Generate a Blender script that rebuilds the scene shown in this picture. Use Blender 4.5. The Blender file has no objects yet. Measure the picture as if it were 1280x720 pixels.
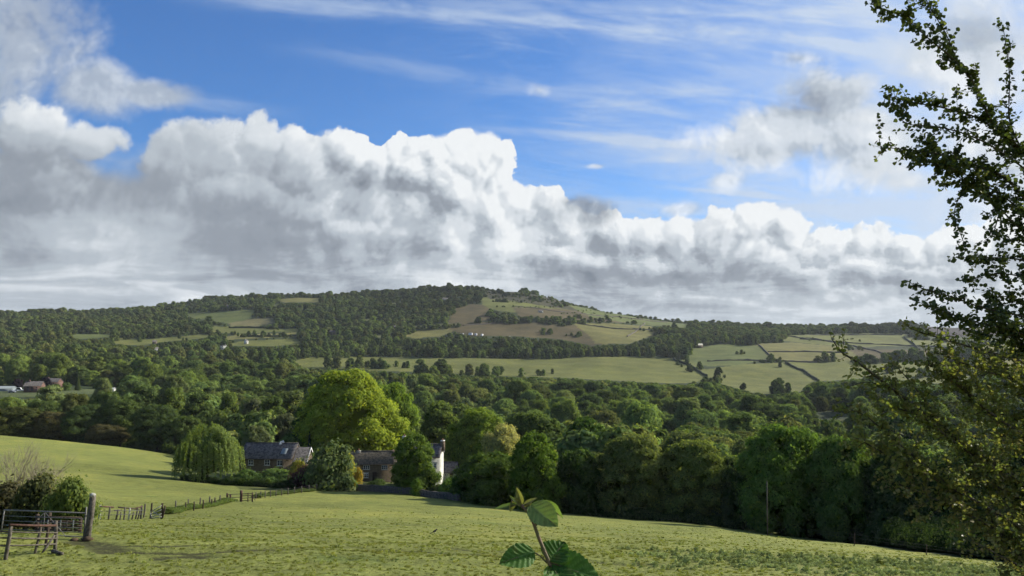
import bpy, math, random
import numpy as np
from mathutils import Vector, Matrix
C = bpy.context.scene.collection
PI = math.pi
# ------------------------------------------------------------------ camera
PITCH = math.radians(3.58); FPX = 960.0
cp, sp = math.cos(PITCH), math.sin(PITCH)
cam_d = bpy.data.cameras.new('camera'); cam_d.sensor_width = 36; cam_d.lens = 27.0
cam_d.clip_start = 0.05; cam_d.clip_end = 30000
cam = bpy.data.objects.new('camera', cam_d); C.objects.link(cam)
cam.location = (0, 0, 0); cam.rotation_euler = (PI/2 + PITCH, 0, 0)
bpy.context.scene.camera = cam
# ------------------------------------------------------------------ view / exposure
S = bpy.context.scene
S.view_settings.view_transform = 'Standard'; S.view_settings.look = 'None'
S.view_settings.gamma = 1.0; S.view_settings.exposure = 0.62
S.render.engine = 'CYCLES'
S.cycles.max_bounces = 5; S.cycles.diffuse_bounces = 2; S.cycles.glossy_bounces = 1
S.cycles.transmission_bounces = 2; S.cycles.transparent_max_bounces = 4; S.cycles.volume_bounces = 0
S.cycles.use_denoising = True
S.cycles.use_adaptive_sampling = True; S.cycles.adaptive_threshold = 0.02; S.cycles.adaptive_min_samples = 8
# ------------------------------------------------------------------ sun
SUN_EL, SUN_AZ = math.radians(28), math.radians(63)      # azimuth clockwise from +Y
sv = Vector((math.sin(SUN_AZ)*math.cos(SUN_EL), math.cos(SUN_AZ)*math.cos(SUN_EL), math.sin(SUN_EL)))
sd = bpy.data.lights.new('sun', 'SUN'); sd.energy = 5.0; sd.angle = math.radians(0.6); sd.color = (1.0, 0.93, 0.80)
sun = bpy.data.objects.new('sun', sd); C.objects.link(sun); sun.location = (0, 0, 300)
sun.rotation_euler = sv.to_track_quat('Z', 'Y').to_euler()
# ------------------------------------------------------------------ small node helper
class NT:
    def __init__(s, tree): s.t = tree; s.n = tree.nodes; s.l = tree.links
    def new(s, typ, **kw):
        n = s.n.new(typ)
        for k, v in kw.items(): setattr(n, k, v)
        return n
    def put(s, sock, v):
        if v is None: return
        if isinstance(v, bpy.types.NodeSocket): s.l.new(v, sock)
        else:
            try: sock.default_value = v
            except Exception: sock.default_value = tuple(v) + (1,)
    def m(s, op, a, b=None, c=None, clamp=False):
        n = s.new('ShaderNodeMath', operation=op, use_clamp=clamp)
        for i, v in enumerate((a, b, c)): s.put(n.inputs[i], v)
        return n.outputs[0]
    def add(s, *a):
        r = a[0]
        for x in a[1:]: r = s.m('ADD', r, x)
        return r
    def mul(s, *a):
        r = a[0]
        for x in a[1:]: r = s.m('MULTIPLY', r, x)
        return r
    def sub(s, a, b): return s.m('SUBTRACT', a, b)
    def mx(s, a, b): return s.m('MAXIMUM', a, b)
    def sstep(s, x, lo, hi, a=0.0, b=1.0):
        n = s.new('ShaderNodeMapRange', interpolation_type='SMOOTHSTEP')
        s.put(n.inputs[0], x); s.put(n.inputs[1], lo); s.put(n.inputs[2], hi); s.put(n.inputs[3], a); s.put(n.inputs[4], b)
        return n.outputs[0]
    def lin(s, x, lo, hi, a=0.0, b=1.0):
        n = s.new('ShaderNodeMapRange')
        s.put(n.inputs[0], x); s.put(n.inputs[1], lo); s.put(n.inputs[2], hi); s.put(n.inputs[3], a); s.put(n.inputs[4], b)
        return n.outputs[0]
    def xyz(s, x, y, z=0.0):
        n = s.new('ShaderNodeCombineXYZ')
        for i, v in enumerate((x, y, z)): s.put(n.inputs[i], v)
        return n.outputs[0]
    def noise(s, vec, scale, detail=4, rough=.5, dist=0.0, lac=2.0):
        n = s.new('ShaderNodeTexNoise', noise_dimensions='2D'); s.put(n.inputs['Vector'], vec)
        n.inputs['Scale'].default_value = scale; n.inputs['Detail'].default_value = detail
        n.inputs['Roughness'].default_value = rough; n.inputs['Distortion'].default_value = dist
        n.inputs['Lacunarity'].default_value = lac
        return n.outputs['Fac'] if 'Fac' in n.outputs else n.outputs[0]
    def mix(s, f, a, b, mode='MIX'):
        n = s.new('ShaderNodeMix', data_type='RGBA', blend_type=mode)
        s.put(n.inputs[0], f)
        for i, v in ((6, a), (7, b)):
            if isinstance(v, bpy.types.NodeSocket): s.l.new(v, n.inputs[i])
            else: n.inputs[i].default_value = tuple(v) + (1,) if len(v) == 3 else v
        return n.outputs[2]
def uv_of(px, py):                      # photograph pixel -> gnomonic world direction (X/Y, Z/Y)
    t = (360-py)/FPX; s_ = (px-640)/FPX; k = cp - t*sp
    return s_/k, (sp + t*cp)/k
# ------------------------------------------------------------------ world: Nishita sky with procedural clouds
W = bpy.data.worlds.new('World'); W.use_nodes = True
for n in list(W.node_tree.nodes): W.node_tree.nodes.remove(n)
T = NT(W.node_tree)
def build_sky():
    sky = T.new('ShaderNodeTexSky'); sky.sky_type = 'NISHITA'; sky.sun_disc = False
    sky.sun_elevation = SUN_EL; sky.sun_rotation = SUN_AZ; sky.air_density = 1.0; sky.dust_density = 0.4; sky.ozone_density = 2.5
    tc = T.new('ShaderNodeTexCoord'); sep = T.new('ShaderNodeSeparateXYZ'); T.l.new(tc.outputs['Generated'], sep.inputs[0])
    X, Y, Z = sep.outputs
    Yp = T.mx(T.m('ABSOLUTE', Y), 0.22)
    U = T.m('DIVIDE', X, Yp); V = T.m('DIVIDE', Z, Yp)
    P = T.xyz(U, V)
    # domain warp
    wn = T.new('ShaderNodeTexNoise'); T.l.new(P, wn.inputs['Vector']); wn.inputs['Scale'].default_value = 5; wn.inputs['Detail'].default_value = 2
    wv = T.new('ShaderNodeVectorMath', operation='MULTIPLY_ADD')
    T.l.new(wn.outputs['Color'], wv.inputs[0]); wv.inputs[1].default_value = (.09, .07, 0); T.l.new(P, wv.inputs[2])
    PW = wv.outputs[0]
    def offs(vec, o):
        a = T.new('ShaderNodeVectorMath', operation='ADD'); T.l.new(vec, a.inputs[0]); a.inputs[1].default_value = o; return a.outputs[0]
    PW = offs(PW, (-.045, -.035, 0))
    def dome(vec, sc):
        v = T.new('ShaderNodeTexVoronoi', feature='F1', voronoi_dimensions='2D')
        T.l.new(vec, v.inputs['Vector']); v.inputs['Scale'].default_value = sc; v.inputs['Detail'].default_value = 0
        d = v.outputs['Distance']; return T.sub(.30, T.mul(d, d))
    def field(vec):
        return T.add(T.mul(dome(vec, 9), .42), T.mul(dome(vec, 21), .30), T.mul(dome(vec, 48), .20), T.mul(dome(vec, 105), .12),
                     T.mul(T.sub(T.noise(vec, 8, 7, .60), .5), 1.0))
    n0 = field(PW); n1 = field(offs(PW, (.016, .013, 0)))
    lit = T.sub(n0, n1)                                   # >0 where the billow faces the sun (right, above)
    fb = T.noise(PW, 3.2, 7, .6)                          # broad variation
    fbc = T.sub(fb, .5)
    # shaped masses --------------------------------------------------
    def ell(px, py, rx, ry, rot=0):
        u, v = uv_of(px, py); rx /= FPX; ry /= FPX
        du = T.sub(U, u); dv = T.sub(V, v); c, s_ = math.cos(rot), math.sin(rot)
        a = T.add(T.mul(du, c/rx), T.mul(dv, s_/rx)); b = T.add(T.mul(du, -s_/ry), T.mul(dv, c/ry))
        r2 = T.add(T.mul(a, a), T.mul(b, b))
        return T.m('SUBTRACT', 1.0, T.m('SQRT', r2))      # 1 centre, 0 at rim, negative out
    def gau(px, py, rx, ry, rot=0):
        e = T.sub(1.0, ell(px, py, rx, ry, rot)); return T.m('POWER', 2.718, T.mul(T.mul(e, e), -1.0))
    # top edge of the cumulus bank
    top = [(-400, 170), (-150, 150), (0, 140), (60, 124), (105, 150), (160, 172), (205, 152), (260, 142), (320, 146), (372, 162), (420, 158), (462, 178),
           (492, 182), (505, 168), (540, 160), (578, 154), (612, 162), (632, 182), (642, 212), (690, 232), (735, 246), (772, 268), (800, 272),
           (850, 268), (905, 262), (950, 250), (990, 262), (1025, 284), (1080, 282), (1130, 290), (1200, 286), (1300, 270), (1500, 250)]
    fc = T.new('ShaderNodeFloatCurve'); cm = fc.mapping; cu = cm.curves[0]
    pts = []
    for px, py in top:
        u, v = uv_of(px, py); pts.append(((u+1.2)/2.4, v/0.5))
    cu.points[0].location = (0, pts[0][1]); cu.points[1].location = (1, pts[-1][1])
    for a, b in pts: cu.points.new(a, b)
    cm.update()
    wob = T.mul(T.sub(T.noise(P, 26, 3, .55), .5), .022)
    T.put(fc.inputs['Value'], T.lin(T.add(U, wob), -1.2, 1.2))
    edge = T.sub(T.mul(fc.outputs[0], .5), V)
    bank = T.m('MINIMUM', T.m('DIVIDE', edge, .055), 2.0)             # 1 at 53 px below the edge
    lobes = [(40, 165, 60, 45), (110, 180, 50, 36), (218, 196, 45, 48), (268, 182, 46, 44), (322, 178, 40, 36), (375, 200, 50, 42), (428, 190, 44, 34), (470, 206, 32, 28),
             (503, 190, 21, 24), (528, 186, 18, 24), (545, 200, 26, 34), (577, 176, 20, 24), (604, 184, 18, 20), (620, 192, 20, 24), (628, 216, 16, 30), (596, 212, 28, 32), (560, 232, 40, 34), (520, 222, 34, 30),
             (650, 250, 26, 26), (682, 252, 28, 26), (620, 262, 40, 34), (716, 282, 30, 22), (772, 292, 34, 28), (812, 296, 34, 28), (852, 298, 36, 32), (898, 294, 34, 34), (948, 272, 32, 24), (925, 286, 26, 22), (984, 286, 30, 28),
             (1034, 306, 40, 28), (1088, 304, 40, 26), (1140, 312, 40, 26), (1200, 308, 50, 30), (1270, 300, 50, 36),
             (440, 288, 44, 22), (485, 276, 24, 16), (560, 290, 40, 26), (620, 314, 46, 26), (690, 318, 44, 28), (745, 336, 42, 24), (810, 338, 44, 24), (880, 340, 46, 22), (950, 326, 44, 26), (1010, 344, 50, 24),
             (1080, 340, 46, 24), (1150, 348, 46, 24), (130, 284, 60, 22), (210, 270, 44, 20), (60, 240, 60, 26), (300, 240, 70, 30), (380, 262, 60, 28), (100, 342, 26, 10), (165, 350, 22, 9), (960, 364, 40, 14), (1060, 372, 46, 14)]
    grp = bpy.data.node_groups.new('cloud_lobes', 'ShaderNodeTree')
    grp.interface.new_socket('P', in_out='INPUT', socket_type='NodeSocketVector'); grp.interface.new_socket('body', in_out='INPUT', socket_type='NodeSocketFloat')
    grp.interface.new_socket('h', in_out='OUTPUT', socket_type='NodeSocketFloat')
    G = NT(grp); gi = G.new('NodeGroupInput'); go = G.new('NodeGroupOutput'); h = gi.outputs[1]
    for i, (px, py, rx, ry) in enumerate(lobes):
        u, v = uv_of(px, py); rx /= FPX; ry /= FPX
        q = G.new('ShaderNodeVectorMath', operation='MULTIPLY_ADD'); G.l.new(gi.outputs[0], q.inputs[0]); q.inputs[1].default_value = (1/rx, 1/ry, 0); q.inputs[2].default_value = (-u/rx, -v/ry, 0)
        d = G.new('ShaderNodeVectorMath', operation='DOT_PRODUCT'); G.l.new(q.outputs[0], d.inputs[0]); G.l.new(q.outputs[0], d.inputs[1])
        k = .5*(rx+ry)*(1 if py < 262 or px > 640 else .72)
        e = G.m('MULTIPLY_ADD', d.outputs['Value'], -k, k)
        sm = G.new('ShaderNodeMath', operation='SMOOTH_MAX'); G.put(sm.inputs[0], h); G.put(sm.inputs[1], e); sm.inputs[2].default_value = .012; h = sm.outputs[0]
    G.l.new(h, go.inputs[0])
    def lump(vec, body):
        g = T.new('ShaderNodeGroup'); g.node_tree = grp; T.put(g.inputs[0], vec); T.put(g.inputs[1], body); return g.outputs[0]
    ww = T.new('ShaderNodeTexNoise', noise_dimensions='2D'); T.l.new(P, ww.inputs['Vector']); ww.inputs['Scale'].default_value = 15; ww.inputs['Detail'].default_value = 6; ww.inputs['Roughness'].default_value = .62
    wl = T.new('ShaderNodeVectorMath', operation='MULTIPLY_ADD'); T.l.new(ww.outputs['Color'], wl.inputs[0]); wl.inputs[1].default_value = (.060, .052, 0); T.l.new(offs(P, (-.030, -.026, 0)), wl.inputs[2])
    body = T.m('MINIMUM', T.sub(T.mul(edge, .5), .004), .012)
    h0 = lump(wl.outputs[0], body); h1 = lump(offs(wl.outputs[0], (.010, .009, 0)), T.m('MINIMUM', T.sub(T.mul(edge, .5), .0085), .012))
    big = T.m('MINIMUM', T.mx(T.sub(h0, h1), -.012), .014)              # sunward faces of the lobes
    D = T.add(T.mx(T.mul(h0, 60), T.m('DIVIDE', T.sub(edge, .02), .03)), T.mul(n0, .75), .0)
    crisp = T.mul(T.sstep(U, -.45, -.15, 1.5, .34), T.sstep(U, .1, .3, 1.0, 1.5))               # the edge is soft on the left and crisp at the towers
    aB = T.sstep(D, 0, crisp)
    # separate clouds
    def cloud(es, amp, soft, bias=0.0):
        d = es[0]
        for e in es[1:]: d = T.mx(d, e)
        f = T.add(d, T.mul(n0, amp), T.mul(fbc, amp*1.3), bias)
        return T.sstep(f, 0, soft), f
    aL, fL = cloud([ell(20, 40, 110, 100), ell(-60, 110, 130, 100), ell(120, 110, 70, 45), ell(185, 116, 75, 22, -.1)], .75, .75, -.05)
    aM, fM = cloud([ell(985, 160, 150, 52, .22), ell(1035, 118, 80, 55), ell(1085, 175, 95, 70)], .8, .6, -.02)
    aR, fR = cloud([ell(1215, 75, 140, 100), ell(1290, 210, 170, 110), ell(1130, 225, 70, 30)], .8, .9, 0)
    aP, fP = cloud([ell(675, 113, 27, 20), ell(905, 226, 34, 17), ell(1000, 74, 58, 17), ell(745, 208, 20, 6), ell(848, 262, 50, 14)], 1.0, .8, -.10)
    aD, fD = cloud([ell(728, 262, 50, 27)], .7, .5, .02)
    # cirrus and old trails
    def band(x0, y0, x1, y1, w, seedscale=1.0):
        u0, v0 = uv_of(x0, y0); u1, v1 = uv_of(x1, y1)
        L = math.hypot(u1-u0, v1-v0); c, s_ = (u1-u0)/L, (v1-v0)/L
        a = T.add(T.mul(T.sub(U, u0), c), T.mul(T.sub(V, v0), s_)); b = T.add(T.mul(T.sub(U, u0), -s_), T.mul(T.sub(V, v0), c))
        wn_ = T.mul(T.sub(T.noise(T.xyz(T.mul(a, 3), T.mul(b, 20)), 2.0, 5, .6), .5), w*3.0)
        g = T.m('DIVIDE', T.add(b, wn_), w); g = T.m('POWER', 2.718, T.mul(T.mul(g, g), -1))
        ends = T.mul(T.sstep(a, -.06, .14), T.sstep(a, L-.12, L+.08, 1, 0))
        return T.mul(g, ends)
    c_ = math.cos(-.12); s_ = math.sin(-.12)
    ra = T.add(T.mul(U, c_), T.mul(V, s_)); rb = T.add(T.mul(U, -s_), T.mul(V, c_))
    st = T.noise(T.xyz(T.mul(ra, 1.3), T.mul(rb, 7.5), 4.2), 3.0, 8, .62, .6)
    st2 = T.noise(T.xyz(T.mul(ra, 3), T.mul(rb, 9), 1.2), 2.2, 6, .6, .3)
    right = T.sstep(U, -.35, .55)
    veil = T.mul(T.sstep(st, T.sub(.62, T.mul(right, .34)), .98), .75)
    veil = T.add(veil, T.mul(right, T.sstep(st2, .3, .8), .36), T.mul(T.sstep(U, 0, .65), .42))
    tr = T.mx(T.mul(band(240, -6, 1160, 62, .012), .62), T.mul(band(600, 160, 900, 186, .006), .55))
    tr = T.mx(tr, T.mul(band(640, 258, 1240, 262, .012), .42)); tr = T.mx(tr, T.mul(band(830, 234, 1010, 252, .004), .55))
    tr = T.mx(tr, T.mul(band(170, 118, 330, 138, .008), .5)); tr = T.mx(tr, T.mul(band(700, 212, 840, 200, .004), .4))
    tr = T.mx(tr, T.mul(band(360, 60, 900, 150, .010), .28)); tr = T.mx(tr, T.mul(band(520, 108, 1000, 120, .007), .26)); tr = T.mx(tr, T.mul(band(420, 4, 1200, 20, .010), .35))
    tr = T.mul(tr, T.sstep(st2, .25, .6, .35, 1.1))
    aC = T.m('MINIMUM', T.add(veil, tr), .92)
    # ---- colours (radiance before the Background strength)
    K = 6.35
    def col(r, g, b, k=1.0): return (r*K*k, g*K*k, b*K*k)
    clear = T.mix(1.0, sky.outputs[0], (.43, .66, .97), 'MULTIPLY')
    cir = T.mix(T.mul(right, .8), col(.46, .58, .78), col(.66, .76, .90))
    base = T.mix(aC, clear, cir)
    def shade(depth, dark, lo, hi):
        """grey value 0..1 of a cloud: bright rims and sunward billows, dull interior"""
        return None
    WHITE, GREY, SLATE = col(.92, .95, .97), col(.40, .445, .50), col(.20, .245, .305)
    def tone(f):                    # f: 0 slate .. .5 grey .. 1 white
        r = T.new('ShaderNodeValToRGB'); cr = r.color_ramp; cr.interpolation = 'EASE'
        cr.elements[0].position = 0; cr.elements[0].color = (.20, .235, .285, 1)
        cr.elements[1].position = 1; cr.elements[1].color = (.90, .93, .95, 1)
        for p_, c in ((.30, (.31, .35, .405)), (.55, (.48, .535, .595)), (.78, (.70, .75, .80))):
            e = cr.elements.new(p_); e.color = c + (1,)
        T.put(r.inputs[0], f)
        return T.mix(1.0, r.outputs[0], (K, K, K), 'MULTIPLY')
    # large-scale tone of the bank
    rim = T.sstep(bank, 0, 1.15, 1, 0)
    det = T.sstep(U, -.42, -.08, .26, .9)                    # how crisp the billows read
    fine = T.sub(T.noise(PW, 34, 5, .68), .5)
    tB = T.add(.53, T.mul(fine, T.mul(det, .42)), T.mul(rim, T.sstep(U, -.5, -.1, .10, .20)), T.mul(lit, det, T.sstep(V, .03, .16, .30, 1)), T.mul(big, T.mul(det, T.sstep(V, .03, .16, 7, 26))), T.mul(fbc, T.sstep(V, .04, .15, .45, .75)), T.mul(T.sstep(V, .14, .04), .07))
    for (px, py, rx, ry, rot, k) in ((80, 235, 150, 45, 0, -.14), (330, 290, 210, 60, -.1, -.20), (430, 230, 110, 40, 0, -.05), (130, 300, 80, 28, 0, .22),
                                     (60, 140, 50, 25, 0, .25), (570, 195, 75, 60, 0, .34), (440, 180, 70, 22, 0, .15), (630, 285, 80, 55, 0, .20), (525, 300, 60, 28, .4, -.16),
                                     (440, 290, 40, 18, .2, .20), (640, 320, 200, 30, 0, .0), (100, 345, 160, 16, 0, .02), (120, 318, 200, 10, .05, -.10), (760, 315, 60, 35, .6, -.12),
                                     (900, 290, 140, 40, 0, .14), (1050, 320, 120, 40, 0, .12), (960, 262, 45, 16, 0, .12), (850, 345, 110, 24, 0, -.10), (1000, 372, 200, 22, 0, -.10), (560, 365, 80, 25, 0, .1),
                                     (200, 372, 220, 8, 0, .12), (1240, 320, 120, 60, 0, .16), (0, 280, 60, 18, 0, .1), (80, 360, 120, 7, 0, .12)):
        if k: tB = T.add(tB, T.mul(gau(px, py, rx, ry, rot), k))
    # the foot of the bank: flat stretched layers
    foot = T.sstep(V, .15, .05)
    lay = T.noise(T.xyz(T.add(T.mul(U, 3.4), T.mul(V, 2.5)), T.mul(V, 21), 7.0), 1.6, 7, .62, .4)
    tB = T.add(tB, T.mul(foot, T.sub(lay, .5), 1.15))
    out = base
    def over(bg, a, c): return T.mix(a, bg, c)
    out = over(out, T.mul(aL, .80), tone(T.add(.58, T.mul(fL, -.08), T.mul(lit, .45), T.mul(fbc, .8))))
    out = over(out, T.mul(aR, .88), tone(T.add(.88, T.mul(gau(1215, 40, 70, 35), -.42), T.mul(gau(1235, 215, 60, 20), -.25), T.mul(lit, .4), T.mul(fbc, .6))))
    out = over(out, T.mul(aM, .92), tone(T.add(.82, T.mul(gau(1005, 128, 55, 26), -.45), T.mul(gau(985, 190, 130, 16), -.22), T.mul(lit, .6), T.mul(fbc, .6))))
    out = over(out, T.mul(aP, .75), tone(T.add(.84, T.mul(lit, 1.2))))
    out = over(out, aB, tone(tB))
    out = over(out, T.mul(aD, .9), tone(T.add(.46, T.mul(T.mx(fD, 0.0), -.12), T.mul(lit, 1.4), T.mul(gau(745, 245, 30, 12), .25))))
    # pale air at the horizon, and below it
    out = over(out, T.sstep(V, .06, .0, 0, .35), col(.50, .57, .64))
    bg = T.new('ShaderNodeBackground'); T.put(bg.inputs[0], out); bg.inputs[1].default_value = 0.10
    o = T.new('ShaderNodeOutputWorld'); T.l.new(bg.outputs[0], o.inputs[0])
build_sky()
S.world = W
W.cycles.sampling_method = 'MANUAL'; W.cycles.sample_map_resolution = 512
# ------------------------------------------------------------------ helpers for objects
rng = np.random.default_rng(7)
def tag(o, label=None, cat=None, group=None, kind=None):
    if label: o['label'] = label
    if cat: o['category'] = cat
    if group: o['group'] = group
    if kind or cat: o['kind'] = kind or 'thing'
    return o
def empty(name, loc=(0, 0, 0), rz=0.0):
    o = bpy.data.objects.new(name, None); C.objects.link(o); o.location = loc; o.rotation_euler = (0, 0, rz); o.empty_display_size = .3
    return o
def mesh_np(name, V_, F_, mat=None, smooth=False, mats=None, midx=None):
    """V_ (n,3) array; F_ list of (m,k) face arrays"""
    me = bpy.data.meshes.new(name)
    V_ = np.asarray(V_, np.float32)
    if not isinstance(F_, list): F_ = [F_]
    F_ = [np.asarray(f, np.int32) for f in F_ if len(f)]
    me.vertices.add(len(V_)); me.vertices.foreach_set('co', V_.ravel())
    nl = sum(f.size for f in F_); nf = sum(len(f) for f in F_)
    me.loops.add(nl); me.loops.foreach_set('vertex_index', np.concatenate([f.ravel() for f in F_]))
    me.polygons.add(nf)
    tot = np.concatenate([np.full(len(f), f.shape[1]) for f in F_]); st = np.concatenate([[0], np.cumsum(tot)[:-1]])
    me.polygons.foreach_set('loop_start', st.astype(np.int32)); me.polygons.foreach_set('loop_total', tot.astype(np.int32))
    if smooth: me.polygons.foreach_set('use_smooth', np.ones(nf, bool))
    for m_ in (mats or ([mat] if mat else [])): me.materials.append(m_)
    if midx is not None: me.polygons.foreach_set('material_index', np.asarray(midx, np.int32))
    me.update(calc_edges=True)
    return me
def link(name, me, parent=None, loc=None, rz=None):
    o = bpy.data.objects.new(name, me); C.objects.link(o)
    if parent: o.parent = parent
    if loc is not None: o.location = loc
    if rz is not None: o.rotation_euler = (0, 0, rz)
    return o
class MB:
    """collects simple shapes into one mesh"""
    def __init__(s): s.v = []; s.f3 = []; s.f4 = []; s.n = 0
    def raw(s, v, f):
        v = np.asarray(v, float); s.v.append(v)
        for q in f: (s.f3 if len(q) == 3 else s.f4).append([i + s.n for i in q])
        s.n += len(v); return s
    def box(s, x0, x1, y0, y1, z0, z1, M=None):
        v = np.array([(x, y, z) for z in (z0, z1) for y in (y0, y1) for x in (x0, x1)], float)
        if M is not None: v = v @ np.array(M.to_3x3()).T + np.array(M.translation)
        return s.raw(v, [(0, 2, 3, 1), (4, 5, 7, 6), (0, 1, 5, 4), (1, 3, 7, 5), (3, 2, 6, 7), (2, 0, 4, 6)])
    def tube(s, pts, rad, n=6, cap=True):
        pts = [np.array(p, float) for p in pts]; rad = rad if hasattr(rad, '__len__') else [rad]*len(pts)
        ring = []; up = np.array((0.13, .21, .97))
        for i, p in enumerate(pts):
            t = pts[min(i+1, len(pts)-1)] - pts[max(i-1, 0)]; t = t/(np.linalg.norm(t)+1e-9)
            a = np.cross(t, up); 
            if np.linalg.norm(a) < .1: a = np.cross(t, (1, 0, 0))
            a /= np.linalg.norm(a); b = np.cross(t, a)
            ring.append([p + rad[i]*(math.cos(2*PI*k/n)*a + math.sin(2*PI*k/n)*b) for k in range(n)])
        v = [q for r in ring for q in r]; f = []
        for i in range(len(pts)-1):
            for k in range(n): f.append((i*n+k, i*n+(k+1) % n, (i+1)*n+(k+1) % n, (i+1)*n+k))
        if cap:
            v.append(pts[0]); v.append(pts[-1]); c0, c1 = len(v)-2, len(v)-1
            for k in range(n): f.append((c0, (k+1) % n, k)); f.append((c1, (len(pts)-1)*n+k, (len(pts)-1)*n+(k+1) % n))
        return s.raw(v, f)
    def rough(s, amp, seed=0):
        r = np.random.default_rng(abs(int(seed))); s.v = [a + r.normal(0, amp, a.shape) for a in s.v]; return s
    def mesh(s, name, mat, smooth=False): return mesh_np(name, np.concatenate(s.v), [s.f3, s.f4], mat, smooth)
    def build(s, name, mat, parent=None, smooth=False, loc=None, rz=None): return link(name, s.mesh(name, mat, smooth), parent, loc, rz)
# ------------------------------------------------------------------ terrain height
def pchip(x, y, xi):
    x = np.asarray(x, float); y = np.asarray(y, float); h = np.diff(x); d = np.diff(y, axis=0)/h.reshape(-1, *([1]*(y.ndim-1)))
    m = np.zeros_like(y); a, b = d[:-1], d[1:]
    ok = (a*b) > 0; w1 = (2*h[1:]+h[:-1]).reshape(-1, *([1]*(y.ndim-1))); w2 = (h[1:]+2*h[:-1]).reshape(-1, *([1]*(y.ndim-1)))
    with np.errstate(all='ignore'): mm = (w1+w2)/(w1/a+w2/b)
    m[1:-1] = np.where(ok, mm, 0); m[0] = d[0]; m[-1] = d[-1]
    i = np.clip(np.searchsorted(x, xi)-1, 0, len(x)-2); t = (xi-x[i])/h[i]; t = t.reshape(-1, *([1]*(y.ndim-1))); hh = h[i].reshape(t.shape)
    return (2*t**3-3*t**2+1)*y[i] + (t**3-2*t**2+t)*hh*m[i] + (-2*t**3+3*t**2)*y[i+1] + (t**3-t**2)*hh*m[i+1]
COLS = [0, 150, 300, 450, 550, 640, 750, 860, 1000, 1150, 1300]
ROWS = {20: [712, 714, 717, 719, 720, 721, 721, 722, 726, 732, 742],
 24: [677, 680, 686, 692, 695, 697, 700, 702, 708, 717, 728],
 30: [664, 667, 671, 676, 680, 683, 686, 690, 698, 708, 720],
 45: [650, 652, 655, 660, 663, 666, 670, 675, 685, 697, 711],
 60: [640, 645, 646, 650, 653, 657, 662, 667, 679, 692, 706],
 80: [622, 630, 636, 641, 645, 649, 655, 661, 676, 689, 704],
 100: [606, 616, 626, 632, 637, 642, 650, 657, 674, 687, 702],
 130: [590, 600, 612, 618, 623, 632, 641, 649, 660, 674, 688],
 160: [576, 586, 602, 604, 608, 614, 622, 631, 640, 650, 660],
 200: [560, 572, 590, 592, 594, 598, 604, 612, 618, 624, 630],
 250: [544, 558, 578, 580, 580, 582, 586, 590, 594, 598, 600],
 320: [553, 563, 572, 575, 576, 578, 580, 582, 582, 582, 580],
 400: [532, 538, 545, 550, 550, 552, 552, 552, 551, 548, 548],
 500: [491, 497, 512, 520, 522, 523, 523, 523, 522, 521, 520],
 650: [477, 482, 488, 491, 492, 493, 495, 496, 497, 497, 496],
 800: [462, 465, 468, 470, 473, 478, 481, 483, 487, 486, 484],
 900: [452, 455, 458, 461, 464, 467, 471, 472, 475, 474, 473],
 1000: [443, 445, 447, 452, 453, 455, 458, 459, 461, 460, 459],
 1100: [434, 435, 436, 445, 446, 447, 448, 448, 447, 446, 446],
 1200: [427, 427, 427, 433, 434, 434, 436, 437, 437, 436, 437],
 1350: [417, 416, 413, 413, 412, 413, 417, 421, 428, 427, 428],
 1500: [408, 406, 398, 394, 391, 392, 404, 413, 421, 419, 420],
 1700: [399, 396, 383, 378, 373, 375, 395, 408, 415, 412, 414],
 1900: [394, 390, 374, 370, 362, 365, 389, 405, 411, 409, 411],
 2200: [397, 394, 378, 376, 369, 372, 393, 407, 413, 412, 414],
 3000: [403, 401, 396, 392, 390, 391, 403, 410, 416, 416, 417],
 9000: [416]*11}
def tan_el(py): t = (360-py)/FPX; return (sp + t*cp)/(cp - t*sp)
_Y = np.array(sorted(ROWS)); _Z = np.array([[y*tan_el(p) for p in ROWS[y]] for y in _Y])
_Y = np.concatenate([[0, 4, 10], _Y]); _Z = np.concatenate([np.full((1, 11), -1.62), np.full((1, 11), -2.0), np.full((1, 11), -3.9), _Z])
_th = np.array([math.atan((c-640)/FPX) for c in COLS])
TH = np.concatenate([np.linspace(-PI, -.75, 60, endpoint=False), np.linspace(-.75, .75, 620), np.linspace(.75, PI, 61)[1:]])
RR = np.concatenate([[0.0], np.exp(np.linspace(math.log(.6), math.log(14), 40, endpoint=False)), np.exp(np.linspace(math.log(14), math.log(2600), 760)), [3000, 3600, 4500, 5600]])
def _smooth_noise(x, y, seed, octs):
    r = np.random.default_rng(seed); out = np.zeros_like(x)
    for wl, amp in octs:
        for k in range(5):
            a = r.uniform(0, 2*PI); p = r.uniform(0, 2*PI); w = wl*r.uniform(.7, 1.4)
            out += amp/2.2*np.sin((x*math.cos(a)+y*math.sin(a))*2*PI/w + p)
    return out
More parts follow.
